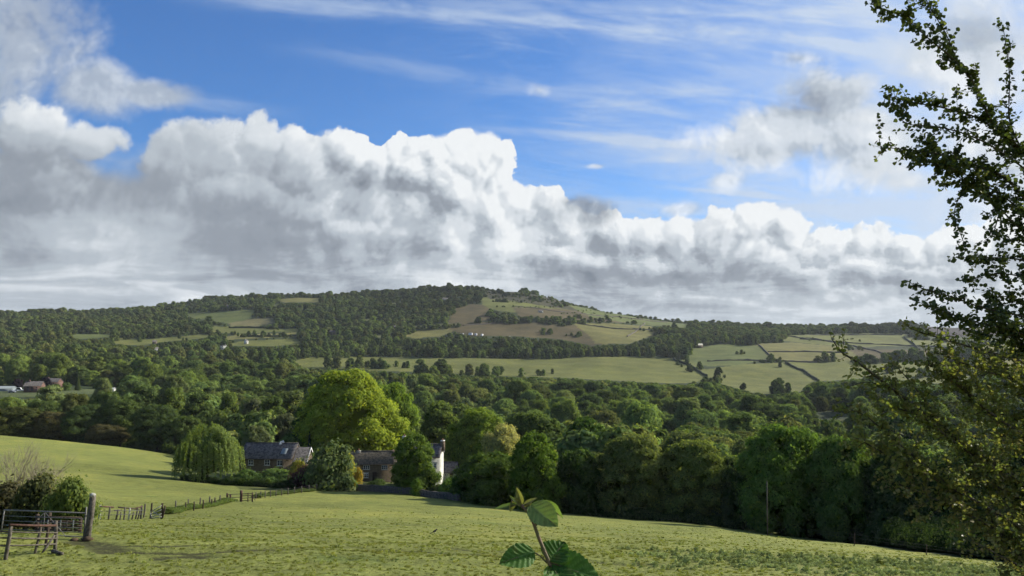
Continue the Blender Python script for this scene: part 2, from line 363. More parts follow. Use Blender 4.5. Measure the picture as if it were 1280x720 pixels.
def _build_H():
    thc = np.clip(TH, _th[0]*1.25, _th[-1]*1.2)
    cols = np.stack([pchip(np.log(_Y+6), _Z[:, j], np.log(RR+6)) for j in range(11)], 1)  # (nr,11) by Y
    # evaluate at Y=r*cos(th) for every (th, r)
    H_ = np.zeros((len(TH), len(RR)))
    for i, t in enumerate(thc):
        Yv = RR*math.cos(t); c = np.stack([np.interp(Yv, RR, cols[:, j]) for j in range(11)], 0)
        tt = np.clip(t, _th[0], _th[-1]); H_[i] = pchip(_th, c, np.array([tt]))[0]
    X_ = np.sin(TH)[:, None]*RR; Y_ = np.cos(TH)[:, None]*RR
    w = np.clip((np.abs(TH)-1.0)/(1.2), 0, 1)[:, None]; w = w*w*(3-2*w)
    H_ = (1-w)*H_ + w*(-1.62 + np.minimum(RR*.12, 90))
    far = np.clip((RR-280)/300, 0, 1)[None]
    H_ += far*_smooth_noise(X_, Y_, 3, [(160, 1.2), (70, .5)])*np.clip(1-(RR[None]-2600)/2000, 0, 1)
    near = np.clip((RR-12)/20, 0, 1)[None]*np.clip((300-RR)/100, 0, 1)[None]
    H_ += near*_smooth_noise(X_, Y_, 5, [(17, .06), (6, .035), (2.7, .02)])
    return H_
HT = _build_H(); LR = np.log(RR+1.0)
def height(x, y):
    x = np.asarray(x, float); y = np.asarray(y, float); r = np.hypot(x, y); t = np.arctan2(x, y)
    i = np.clip(np.searchsorted(TH, t)-1, 0, len(TH)-2); j = np.clip(np.searchsorted(RR, r)-1, 0, len(RR)-2)
    a = (t-TH[i])/(TH[i+1]-TH[i]); b = np.clip((r-RR[j])/(RR[j+1]-RR[j]), 0, 1)
    return (1-a)*((1-b)*HT[i, j]+b*HT[i, j+1]) + a*((1-b)*HT[i+1, j]+b*HT[i+1, j+1])
def hz(x, y): return float(height(x, y))
def project(x, y, z):
    yc = y*cp + z*sp; zc = -y*sp + z*cp
    return 640+FPX*x/yc, 360-FPX*zc/yc
def ray(px, py, Y):                                   # point of depth Y seen at a pixel
    u, v = uv_of(px, py); return Vector((u*Y, Y, v*Y))
def on_ground(px, Y, py_hint=600):                    # ground point in column px at depth Y
    x = (px-640)/FPX*Y*cp
    for _ in range(4):
        z = hz(x, Y); x = (px-640)/FPX*(Y*cp+z*sp)
    return Vector((x, Y, hz(x, Y)))
def hit(px, py, y0=15, y1=2600):                      # first ground point seen at a pixel
    u, v = uv_of(px, py); Ys = np.exp(np.linspace(math.log(y0), math.log(y1), 2600)); d = v*Ys - height(u*Ys, Ys)
    k = np.where(d < 0)[0]
    if not len(k): return None
    k = k[0]; Yh = Ys[k]; return Vector((u*Yh, Yh, hz(u*Yh, Yh)))
def inpoly(px, py, poly):
    n = len(poly); ins = np.zeros(px.shape, bool); j = n-1
    for i in range(n):
        xi, yi = poly[i]; xj, yj = poly[j]
        c = ((yi > py) != (yj > py)) & (px < (xj-xi)*(py-yi)/((yj-yi) if yj != yi else 1e-9)+xi)
        ins ^= c; j = i
    return ins
# ------------------------------------------------------------------ the open fields of the far side, each a polygon on the ground
G1, G2, G3 = (.118, .130, .036), (.142, .138, .044), (.098, .120, .036)
BR, HE, PA = (.086, .072, .034), (.050, .050, .026), (.150, .140, .062)
FIELDS = [  # polygon corners (traced on the photograph), depth range, colour
 ([(232, 392), (262, 390), (318, 387), (314, 398), (290, 405), (262, 400), (240, 398)], 1350, 2000, G3),
 ([(286, 404), (318, 398), (342, 397), (348, 403), (312, 410), (288, 410)], 1300, 1900, PA),
 ([(262, 409), (302, 407), (332, 411), (372, 411), (372, 414), (300, 417), (264, 416)], 1200, 1700, G1),
 ([(282, 421), (300, 418), (372, 416), (374, 420), (300, 424), (283, 425)], 1100, 1500, G2),
 ([(282, 432), (303, 426), (374, 423), (374, 430), (340, 433)], 1000, 1450, G1),
 ([(138, 430), (150, 422), (190, 424), (230, 420), (262, 417), (262, 422), (200, 428), (180, 432)], 1000, 1500, G1),
 ([(84, 420), (95, 417), (140, 418), (140, 422), (100, 424)], 1100, 1600, G3),
 ([(345, 374), (372, 372), (400, 373), (400, 378), (355, 378)], 1500, 2000, G2),
 ([(362, 452), (385, 447), (430, 445), (520, 447), (690, 449), (735, 446), (820, 446), (862, 450), (880, 462), (892, 476), (840, 480), (700, 472), (620, 470), (540, 466), (440, 462), (380, 460)], 840, 1180, G1),
 ([(500, 420), (520, 414), (560, 410), (572, 412), (552, 420), (520, 423)], 1150, 1600, G2),
 ([(560, 404), (568, 386), (590, 380), (612, 382), (612, 400), (580, 406)], 1350, 1800, BR),
 ([(560, 412), (580, 404), (640, 400), (700, 406), (770, 408), (820, 412), (818, 420), (780, 428), (740, 432), (700, 424), (640, 420), (590, 420)], 1100, 1650, BR),
 ([(716, 404), (760, 404), (815, 408), (818, 418), (786, 430), (745, 430), (735, 418)], 1100, 1650, G2),
 ([(600, 372), (625, 371), (660, 376), (710, 384), (716, 392), (650, 392), (620, 388), (604, 382)], 1400, 1880, G1),
 ([(640, 384), (700, 386), (760, 392), (830, 400), (838, 408), (790, 404), (740, 402), (700, 398), (650, 396)], 1350, 1950, BR),
 ([(604, 362), (640, 364), (700, 374), (745, 384), (745, 392), (690, 384), (640, 376), (612, 374)], 1500, 2050, HE),
 ([(700, 376), (745, 385), (800, 393), (860, 401), (860, 410), (800, 406), (740, 397)], 1400, 2050, G3),
 ([(858, 452), (866, 436), (900, 430), (948, 432), (962, 446), (930, 456), (885, 458)], 950, 1350, G3),
 ([(880, 462), (930, 455), (985, 453), (1022, 472), (1000, 490), (955, 494), (915, 484), (890, 476)], 700, 1150, G1),
 ([(945, 430), (990, 428), (1060, 434), (1076, 450), (990, 452), (960, 446)], 950, 1400, G2),
 ([(985, 452), (1078, 450), (1100, 462), (1080, 472), (1040, 476), (1010, 476)], 800, 1150, G1),
 ([(978, 426), (985, 419), (1060, 417), (1130, 417), (1145, 424), (1200, 430), (1200, 437), (1100, 436), (1040, 432)], 1250, 1800, G1),
 ([(1060, 436), (1120, 437), (1200, 438), (1210, 452), (1100, 456), (1076, 448)], 950, 1350, BR),
 ([(1085, 452), (1210, 452), (1230, 470), (1180, 480), (1120, 474), (1090, 468)], 760, 1150, G1),
 ([(1150, 402), (1190, 405), (1245, 409), (1330, 410), (1330, 426), (1245, 426), (1160, 422)], 1500, 2150, (.038, .033, .036)),
 ([(1210, 432), (1330, 430), (1330, 462), (1230, 462)], 850, 1400, G2),
 ([(1018, 528), (1050, 524), (1066, 527), (1062, 538), (1022, 538)], 330, 560, G2),
 ([(522, 541), (540, 536), (556, 538), (556, 552), (524, 552)], 330, 520, G1),
 ([(-40, 492), (0, 489), (60, 488), (165, 485), (168, 490), (100, 493), (40, 496), (-40, 498)], 380, 600, (.085, .105, .045)),
]
def edge_left(px):     # the far brow of the left meadow / far edge of the near field, as photograph rows
    return np.interp(px, [-400, 0, 80, 150, 200, 240, 300, 380, 440, 500, 560, 640, 700, 760, 900, 1000, 1100, 1200, 1290, 1700],
                     [540, 543, 547, 556, 563, 573, 612, 613, 615, 618, 624, 633, 638, 644, 655, 670, 684, 696, 706, 760])
def paint(x, y, z):
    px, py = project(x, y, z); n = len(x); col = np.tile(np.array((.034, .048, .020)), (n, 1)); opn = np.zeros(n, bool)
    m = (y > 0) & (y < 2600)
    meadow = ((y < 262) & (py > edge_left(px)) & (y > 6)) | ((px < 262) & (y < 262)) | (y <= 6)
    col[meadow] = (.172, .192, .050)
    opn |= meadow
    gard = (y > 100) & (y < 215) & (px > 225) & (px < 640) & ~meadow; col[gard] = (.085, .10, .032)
    for poly, y0, y1, c in FIELDS:
        k = m & (y > y0) & (y < y1); idx = np.where(k)[0]
        ins = inpoly(px[idx], py[idx], poly); col[idx[ins]] = c; opn[idx[ins]] = True
    # small irregular glades and rough pasture among the far woods
    gl = _smooth_noise(x*.45+y*.1, y, 77, [(75, 1.0), (150, .9), (38, .5)]); k = (y > 560) & (y < 1950) & ~opn & (gl > np.interp(px, [0, 420, 640, 1280], [1.25, 1.45, 1.9, 1.6])) & ~((y > 1500) & (px > 600)); col[k] = (.095, .108, .042); opn |= k
    return col, opn, meadow
# wear: old wheel ruts and trodden patches in the near field (traced polylines, width m, strength)
RUTS = [([(128, 681), (200, 682), (290, 680), (360, 677), (430, 678)], .30, 1.0), ([(128, 689), (190, 690), (240, 691), (300, 687), (370, 686)], .28, 1.0),
        ([(430, 678), (500, 680), (560, 684), (640, 690)], .24, 1.0), ([(370, 686), (450, 687), (520, 688), (600, 693), (700, 700)], .24, 1.0),
        ([(200, 697), (230, 694), (250, 695)], .5, .8), ([(350, 640), (380, 632), (402, 634)], .5, .35), ([(398, 633), (412, 636), (428, 645)], .45, .5), ([(345, 634), (375, 638), (395, 646)], .4, .3),
        ([(440, 652), (520, 657), (600, 662)], .5, .45), ([(600, 693), (700, 698), (800, 706)], .2, .8), ([(640, 690), (760, 696)], .12, .6), ([(300, 700), (420, 699), (520, 703)], .12, .5), ([(420, 668), (520, 672), (620, 676)], .14, .45), ([(100, 676), (118, 680), (140, 686)], .8, .9)]
def seg_d(x, y, pts):
    d = np.full(x.shape, 1e9)
    for a, b in zip(pts[:-1], pts[1:]):
        vx, vy = b.x-a.x, b.y-a.y; t = np.clip(((x-a.x)*vx+(y-a.y)*vy)/(vx*vx+vy*vy+1e-9), 0, 1)
        d = np.minimum(d, np.hypot(x-a.x-t*vx, y-a.y-t*vy))
    return d
def build_ground():
    X_ = (np.sin(TH)[:, None]*RR).ravel(); Y_ = (np.cos(TH)[:, None]*RR).ravel(); Z_ = HT.ravel().copy()
    nt, nr = len(TH), len(RR)
    col, opn, mead = paint(X_, Y_, Z_)
    wear = np.zeros(len(X_)); k = np.where((Y_ > 15) & (Y_ < 130) & (np.abs(X_) < 100))[0]
    for pts, w, s_ in RUTS:
        P3 = [hit(*p) for p in pts]; d = seg_d(X_[k], Y_[k], P3); wear[k] = np.maximum(wear[k], s_*np.exp(-(d/w)**2))
    Z_[k] -= wear[k]*.08
    i = np.arange(nt-1)[:, None]; j = np.arange(nr-1)[None]
    a = (i*nr+j).ravel(); F_ = np.stack([a, a+1, a+nr+1, a+nr], 1)
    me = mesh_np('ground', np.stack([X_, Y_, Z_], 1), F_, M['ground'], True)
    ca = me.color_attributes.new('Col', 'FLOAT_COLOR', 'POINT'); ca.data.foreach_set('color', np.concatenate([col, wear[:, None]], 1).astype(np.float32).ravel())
    md = me.attributes.new('meadow', 'FLOAT', 'POINT'); md.data.foreach_set('value', mead.astype(np.float32))
    o = link('ground', me); tag(o, kind='structure')
    return o
# ------------------------------------------------------------------ materials
M = {}
def mat(name, rough=.8, spec=.2):
    m = bpy.data.materials.new(name); m.use_nodes = True; nt = m.node_tree
    for n in list(nt.nodes): nt.nodes.remove(n)
    T_ = NT(nt); b = T_.new('ShaderNodeBsdfPrincipled'); o = T_.new('ShaderNodeOutputMaterial'); nt.links.new(b.outputs[0], o.inputs[0])
    b.inputs['Roughness'].default_value = rough; b.inputs['Specular IOR Level'].default_value = spec
    M[name] = m; return m, T_, b, o
def bump(T_, b, h, s, d=.1):
    n = T_.new('ShaderNodeBump'); n.inputs['Strength'].default_value = s; n.inputs['Distance'].default_value = d; T_.put(n.inputs['Height'], h); T_.l.new(n.outputs[0], b.inputs['Normal'])
def pos(T_):
    return T_.new('ShaderNodeNewGeometry').outputs['Position']
def objc(T_): return T_.new('ShaderNodeTexCoord').outputs['Object']
def noise3(T_, vec, sc, det=3, ro=.55):
    n = T_.new('ShaderNodeTexNoise'); T_.put(n.inputs['Vector'], vec); n.inputs['Scale'].default_value = sc; n.inputs['Detail'].default_value = det; n.inputs['Roughness'].default_value = ro
    return n.outputs['Fac']
def ground_mat():
    m, T_, b, o = mat('ground', .95, .1)
    at = T_.new('ShaderNodeAttribute'); at.attribute_name = 'Col'
    am = T_.new('ShaderNodeAttribute'); am.attribute_name = 'meadow'
    P_ = pos(T_); sep = T_.new('ShaderNodeSeparateXYZ'); T_.l.new(P_, sep.inputs[0])
    n1 = noise3(T_, P_, .045, 4); n2 = noise3(T_, P_, .35, 5, .65); n3 = noise3(T_, P_, 3.2, 4, .7); n4 = noise3(T_, P_, .012, 3)
    # mowing / grazing grain that runs across the slope
    st = noise3(T_, T_.xyz(T_.mul(sep.outputs[0], .35), T_.mul(sep.outputs[1], 1.5), 0.0), .9, 5, .65)
    n5 = noise3(T_, P_, 11.0, 3, .7)
    v = T_.add(T_.lin(n5, .3, .7, -.22, .22), T_.lin(n1, .3, .7, -.16, .16), T_.lin(n2, .3, .7, -.13, .13), T_.lin(n3, .3, .7, -.20, .20), T_.lin(st, .3, .7, -.22, .22), T_.lin(n4, .35, .65, -.12, .12), 1.0)
    c = T_.mix(1.0, at.outputs['Color'], T_.xyz(v, v, v), 'MULTIPLY')
    # yellower dry bits and greener lush bits
    dry = T_.mul(T_.sstep(T_.add(T_.mul(n2, .6), T_.mul(n1, .6)), .56, .78), .5)
    c = T_.mix(dry, c, T_.mix(1.0, c, (1.25, 1.02, .85), 'MULTIPLY'))
    lush = T_.mul(T_.sstep(noise3(T_, P_, .16, 5, .7), .56, .72), .7)
    c = T_.mix(lush, c, T_.mix(1.0, c, (.68, .85, .8), 'MULTIPLY'))
    tuft = T_.mul(T_.sstep(noise3(T_, P_, 1.5, 3, .7), .64, .74), am.outputs['Fac'], .2)
    c = T_.mix(tuft, c, (.045, .07, .02))
    wr = T_.sstep(T_.mul(at.outputs['Alpha'], T_.add(.05, T_.mul(noise3(T_, P_, 2.6, 5, .8), 1.75))), .35, .8)
    c = T_.mix(T_.mul(wr, .85), c, (.036, .034, .018))
    T_.put(b.inputs['Base Color'], c)
    bump(T_, b, T_.add(T_.mul(n2, .5), T_.mul(n3, .35), T_.mul(st, .3)), .9, .35)
    b.inputs['Sheen Weight'].default_value = .0
ground_mat()
build_ground()
# ------------------------------------------------------------------ foliage
def leaf_mat(name, base, trans=.28, var=.35, use_obj=True, spec=.25, rough=.55):
    m = bpy.data.materials.new(name); m.use_nodes = True; nt = m.node_tree
    for n in list(nt.nodes): nt.nodes.remove(n)
    T_ = NT(nt); oi = T_.new('ShaderNodeObjectInfo'); ge = T_.new('ShaderNodeNewGeometry')
    c = T_.mix(1.0, oi.outputs['Color'], base, 'MULTIPLY') if use_obj else None
    if c is None:
        at = T_.new('ShaderNodeAttribute'); at.attribute_type = 'INSTANCER'; at.attribute_name = 'tint'; c = at.outputs['Color']
    r = ge.outputs['Random Per Island']
    v = T_.add(1-var/2, T_.mul(r, var))
    c = T_.mix(1.0, c, T_.xyz(v, v, v), 'MULTIPLY')
    warm = T_.mix(T_.mul(T_.sstep(r, .82, 1.0), 0.0 if 'grass' in name else 1.0), c, T_.mix(1.0, c, (1.35, 1.12, .8), 'MULTIPLY'))
    d = T_.new('ShaderNodeBsdfDiffuse'); T_.put(d.inputs[0], warm); t = T_.new('ShaderNodeBsdfTranslucent'); T_.put(t.inputs[0], T_.mix(1.0, warm, (1.5, 1.5, .7), 'MULTIPLY'))
    ms = T_.new('ShaderNodeMixShader'); ms.inputs[0].default_value = trans; nt.links.new(d.outputs[0], ms.inputs[1]); nt.links.new(t.outputs[0], ms.inputs[2])
    last = ms.outputs[0]
    if spec:
        g = T_.new('ShaderNodeBsdfGlossy'); g.inputs['Roughness'].default_value = rough; g.inputs[0].default_value = (1, 1, 1, 1)
        m2 = T_.new('ShaderNodeMixShader'); m2.inputs[0].default_value = spec*.16; nt.links.new(last, m2.inputs[1]); nt.links.new(g.outputs[0], m2.inputs[2]); last = m2.outputs[0]
    o = T_.new('ShaderNodeOutputMaterial'); nt.links.new(last, o.inputs[0]); M[name] = m; return m
leaf_mat('leaves', (1, 1, 1), .42, .4, True, 0); leaf_mat('leaves_far', (1, 1, 1), .38, .5, False, 0)
def simple(name, col, rough=.85, nscale=6, amp=.35, bmp=.4, col2=None, spec=.2):
    m, T_, b, o = mat(name, rough, spec); P_ = objc(T_); n = noise3(T_, P_, nscale, 5, .65)
    c = T_.mix(T_.sstep(n, .35, .65), col, col2 or tuple(x*(1-amp) for x in col)); T_.put(b.inputs['Base Color'], c)
    if bmp: bump(T_, b, n, bmp, .02)
    return m
simple('bark', (.10, .085, .062), .9, 3, .55, .8); simple('bark_pale', (.20, .17, .12), .9, 5, .5, .6)
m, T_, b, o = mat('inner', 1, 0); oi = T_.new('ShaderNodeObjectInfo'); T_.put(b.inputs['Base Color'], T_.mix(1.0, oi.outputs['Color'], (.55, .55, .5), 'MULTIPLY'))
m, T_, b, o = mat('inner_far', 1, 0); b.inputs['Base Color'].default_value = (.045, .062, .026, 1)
def rand_unit(r, n):
    v = r.normal(size=(n, 3)); return v/np.linalg.norm(v, axis=1, keepdims=True)
def leaf_quads(c, nrm, size, r, asp=1.5):
    """rhombic leaf sprays: centres, normals, sizes -> verts, faces"""
    n = len(c); t = rand_unit(r, n); a = np.cross(nrm, t); a /= (np.linalg.norm(a, axis=1, keepdims=True)+1e-9); b_ = np.cross(nrm, a)
    s_ = size[:, None]; V_ = np.stack([c-a*s_*.5*asp, c-b_*s_*.42+nrm*s_*.12, c+a*s_*.5*asp, c+b_*s_*.42+nrm*s_*.12], 1).reshape(-1, 3)
    return V_, np.arange(4*n).reshape(n, 4)
def ico(sub=1):
    bm = __import__('bmesh').new(); __import__('bmesh').ops.create_icosphere(bm, subdivisions=sub, radius=1)
    v = np.array([p.co[:] for p in bm.verts]); f = np.array([[q.index for q in p.verts] for p in bm.faces]); bm.free(); return v, f
ICO1 = ico(1); ICO2 = ico(2)
def crown_mesh(name, seed, w=10., h=11., base=1.5, nclump=60, nleaf=16000, leaf=.34, cr=(.17, .27), top=1.0, ragged=.17, core=.72, prof=None, far=False, gap=0.0):
    """leafy crown: w wide, from z=base to h; clumps of leaf sprays round dark inner masses"""
    r = np.random.default_rng(seed); H_ = h-base; cs = []; rs = []; tries = 0
    prof = prof or (lambda t: math.sqrt(max(0, 1-(2*min(max(t, 0), 1)-1)**2))**.72 * (1.08-.28*t))
    lump = r.uniform(0, 2*PI, 6)
    while len(cs) < nclump and tries < nclump*60:
        tries += 1; t = r.uniform(.05, .97); az = r.uniform(0, 2*PI)
        lob = 1+.23*math.sin(2*az+lump[0]+2*t)+.10*math.sin(3*az+lump[1]-3*t)+.07*math.sin(5*az+lump[2])
        R_ = prof(t)*w/2*lob; k = r.uniform(.45, .95)**.6; rad = w/2*r.uniform(*cr)*(1.15-.35*t)
        rr_ = max(0, R_*k-rad*.55); p = np.array((rr_*math.cos(az), rr_*math.sin(az), base+t*H_-rad*.35))
        if any(np.linalg.norm(p-q) < .37*(rad+s_) for q, s_ in zip(cs, rs)): continue
        cs.append(p); rs.append(rad)
    cs = np.array(cs); rs = np.array(rs); ctr = np.array((0, 0, base+H_*.45))
    per = rs**2; per = per/per.sum()*nleaf; C_, N_, S_ = [], [], []
    for p, q, n in zip(cs, rs, per.astype(int)):
        d = rand_unit(r, n); out = (p-ctr)/(np.linalg.norm(p-ctr)+1e-6)
        d = d+out*.55+np.array((0, 0, .25)); d /= np.linalg.norm(d, axis=1, keepdims=True)
        sc = np.array((1.1, 1.1, .82)); rad = q*(r.uniform(.72, 1.06, n)+r.exponential(ragged, n))
        # sub-bumps so each clump has its own smaller sprays
        sub = 1+.26*np.sin(d[:, 0]*8+p[0]*3)*np.sin(d[:, 1]*8+p[1]*3)*np.cos(d[:, 2]*7+p[2])
        C_.append(p+d*(rad*sub)[:, None]*sc); nn = d*1.0+rand_unit(r, n)*.5+np.array((0, 0, .2)); N_.append(nn/np.linalg.norm(nn, axis=1, keepdims=True)); S_.append(leaf*r.uniform(.6, 1.35, n))
    C_ = np.concatenate(C_); N_ = np.concatenate(N_); S_ = np.concatenate(S_)
    k = C_[:, 2] > base*.5; C_, N_, S_ = C_[k], N_[k], S_[k]
    V_, F_ = leaf_quads(C_, N_, S_, r); nv = len(V_); vs, fs = [V_], []
    iv, if_ = ICO1 if far else ICO2
    for p, q in zip(cs, rs):
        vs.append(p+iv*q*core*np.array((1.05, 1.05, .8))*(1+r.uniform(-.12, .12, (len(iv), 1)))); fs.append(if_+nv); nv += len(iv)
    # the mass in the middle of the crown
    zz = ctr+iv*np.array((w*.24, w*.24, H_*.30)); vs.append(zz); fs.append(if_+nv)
    F3 = np.concatenate(fs)
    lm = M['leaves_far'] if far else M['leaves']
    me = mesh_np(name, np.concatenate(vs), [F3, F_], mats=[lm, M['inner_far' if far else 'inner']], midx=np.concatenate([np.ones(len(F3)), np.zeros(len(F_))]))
    return me
def willow_mesh(name, seed, w=12., h=12., n=420, leaf=.22):
    """hanging strands of narrow leaves over a domed top"""
    r = np.random.default_rng(seed); C_, N_, S_ = [], [], []
    for i in range(n):
        az = r.uniform(0, 2*PI); q = math.sqrt(r.uniform(.02, 1)); R_ = w/2*q*(1+.12*math.sin(3*az+1)+.08*math.sin(5*az)); zt = h*(1-.42*q**2.4)*(1+.05*math.sin(4*az))-r.uniform(0, .8)
        L = r.uniform(.35, .95)*zt*(.5+.5*q); m_ = int(L/.085); t = np.linspace(0, 1, m_)
        x = R_*math.cos(az)+np.cos(az)*.5*t+r.normal(0, .10, m_); y = R_*math.sin(az)+np.sin(az)*.5*t+r.normal(0, .10, m_); z = zt-L*t+r.normal(0, .04, m_)
        C_.append(np.stack([x, y, z], 1)); nn = np.array((math.cos(az), math.sin(az), .35+.5*(1-q)))+rand_unit(r, m_)*.6; N_.append(nn/np.linalg.norm(nn, axis=1, keepdims=True)); S_.append(leaf*r.uniform(.7, 1.3, m_))
    V_, F_ = leaf_quads(np.concatenate(C_), np.concatenate(N_), np.concatenate(S_), r, 1.9)
    iv, if_ = ICO2; core = iv*np.array((w*.36, w*.36, h*.36))*(1+r.uniform(-.08, .08, (len(iv), 1)))+np.array((0, 0, h*.50)); F3 = if_+len(V_)
    return mesh_np(name, np.concatenate([V_, core]), [F3, F_], mats=[M['leaves'], M['inner']], midx=np.concatenate([np.ones(len(F3)), np.zeros(len(F_))]))
def conifer_mesh(name, seed, w=4., h=12., nleaf=7000, leaf=.4):
    r = np.random.default_rng(seed); t = r.uniform(0, 1, nleaf)**.8; az = r.uniform(0, 2*PI, nleaf); tier = .82+.18*np.sin(t*h*5.2+np.sin(az*3)); R_ = w/2*(1-t)**.85*tier*r.uniform(.55, 1.05, nleaf)+.1
    C_ = np.stack([R_*np.cos(az), R_*np.sin(az), .6+t*(h-.6)-R_*.18], 1); nn = np.stack([np.cos(az), np.sin(az), np.full(nleaf, .7)], 1)+rand_unit(r, nleaf)*.5
    V_, F_ = leaf_quads(C_, nn/np.linalg.norm(nn, axis=1, keepdims=True), leaf*r.uniform(.6, 1.2, nleaf), r); mb = MB(); mb.tube([(0, 0, .4), (0, 0, h*.9)], [w*.30, .05], 8); cv = np.concatenate(mb.v); F3 = np.array(mb.f3)+len(V_); F4 = np.array(mb.f4)+len(V_)
    return mesh_np(name, np.concatenate([V_, cv]), [F3, np.concatenate([F4, F_])], mats=[M['leaves'], M['inner']], midx=np.concatenate([np.ones(len(F3)+len(F4)), np.zeros(len(F_))]))
def trunk_mesh(name, seed, h=8., r0=.32, spread=2.6, nl=7, base=0.0):
    r = np.random.default_rng(seed); mb = MB(); lean = r.normal(0, .25, 2)
    mb.tube([(0, 0, -.4), (.03, 0, .1), (lean[0]*.3, lean[1]*.3, h*.35), (lean[0], lean[1], h*.75)], [r0*1.5, r0*1.1, r0*.8, r0*.35], 9)
    for i in range(nl):
        az = 2*PI*i/nl+r.uniform(-.4, .4); t0 = r.uniform(.25, .6); z0 = h*t0; L = spread*r.uniform(.7, 1.25)
        p0 = np.array((lean[0]*t0, lean[1]*t0, z0)); p1 = p0+np.array((math.cos(az)*L*.5, math.sin(az)*L*.5, L*.45)); p2 = p1+np.array((math.cos(az)*L*.5, math.sin(az)*L*.5, L*.75))
        mb.tube([p0, p1, p2], [r0*.42, r0*.28, r0*.10], 6)
    return mb.mesh(name, M['bark'], True)
R_ = math.radians
CROWN = {}
CROWN['broad'] = [crown_mesh('crown', s, 12, 13, .9, nc, 24000, .34, cr) for s, nc, cr in ((1, 95, (.15, .27)), (2, 120, (.13, .24)), (3, 75, (.18, .30)))]
CROWN['tall'] = [crown_mesh('crown', s, 8, 14, 1.2, 90, 15000, .33, (.19, .32)) for s in (11, 12)]
CROWN['big'] = [crown_mesh('crown', 21, 16, 18, 4.2, 190, 52000, .31, (.10, .20)), crown_mesh('crown', 22, 16, 15, .9, 190, 52000, .30, (.10, .21))]
CROWN['bush'] = [crown_mesh('crown', s, 4, 3, .1, 34, 5200, .19, (.22, .36), ragged=.32) for s in (31, 32, 33)]
CROWN['willow'] = [willow_mesh('crown', 41)]
CROWN['conifer'] = [conifer_mesh('crown', 42)]
TRUNK = [trunk_mesh('trunk', 51), trunk_mesh('trunk', 52), trunk_mesh('trunk', 53, 9, .4, 3.4, 9)]
DIM = {'broad': (12, 13), 'tall': (8, 14), 'big': (16, 17), 'bush': (4, 3), 'willow': (12, 12), 'conifer': (4, 12)}
def plant(px, Y, top, w_px, kind, colr, name, label, cat='tree', group=None, k=0, rz=None, trunk=True, py=None, depth=1.0, sink=0.0):
    """stand a tree at depth Y in column px, so tall that its top reaches photograph row `top`"""
    g = on_ground(px, Y); u, v = uv_of(px, top); hgt = max(.4, v*Y-g.z+sink); wid = w_px/FPX*Y
    cm = CROWN[kind][k % len(CROWN[kind])]; W0, H0 = DIM[kind]; rz = random.uniform(0, 6.28) if rz is None else rz
    root = empty(name, (g.x, g.y, g.z-sink), rz); tag(root, label, cat, group)
    c = link('crown' if kind != 'bush' else 'foliage', cm, root); c.scale = (wid/W0, wid/W0*depth, hgt/H0); c.color = tuple(min(.34, q*(GAIN if colr not in (DK, MD, LT, YL, OL, GY, BRN) else 1)) for q in colr)+(1,)
    if trunk and kind != 'bush':
        t = link('trunk', TRUNK[k % 3], root); s_ = max(.35, hgt/13); t.scale = (s_, s_, hgt/13*.95)
    elif kind == 'bush':
        t = link('stems', STEMS, root); t.scale = (wid/4*.8, wid/4*.8, hgt/3*.8)
    return root
mb = MB(); rr = random.Random(3)
for i in range(9):
    a = rr.uniform(0, 6.28); mb.tube([(0, 0, -.1), (math.cos(a)*.4, math.sin(a)*.4, .9), (math.cos(a)*1.0, math.sin(a)*1.0, 2.2)], [.06, .04, .015], 5)
STEMS = mb.mesh('stems', M['bark'])
random.seed(5)
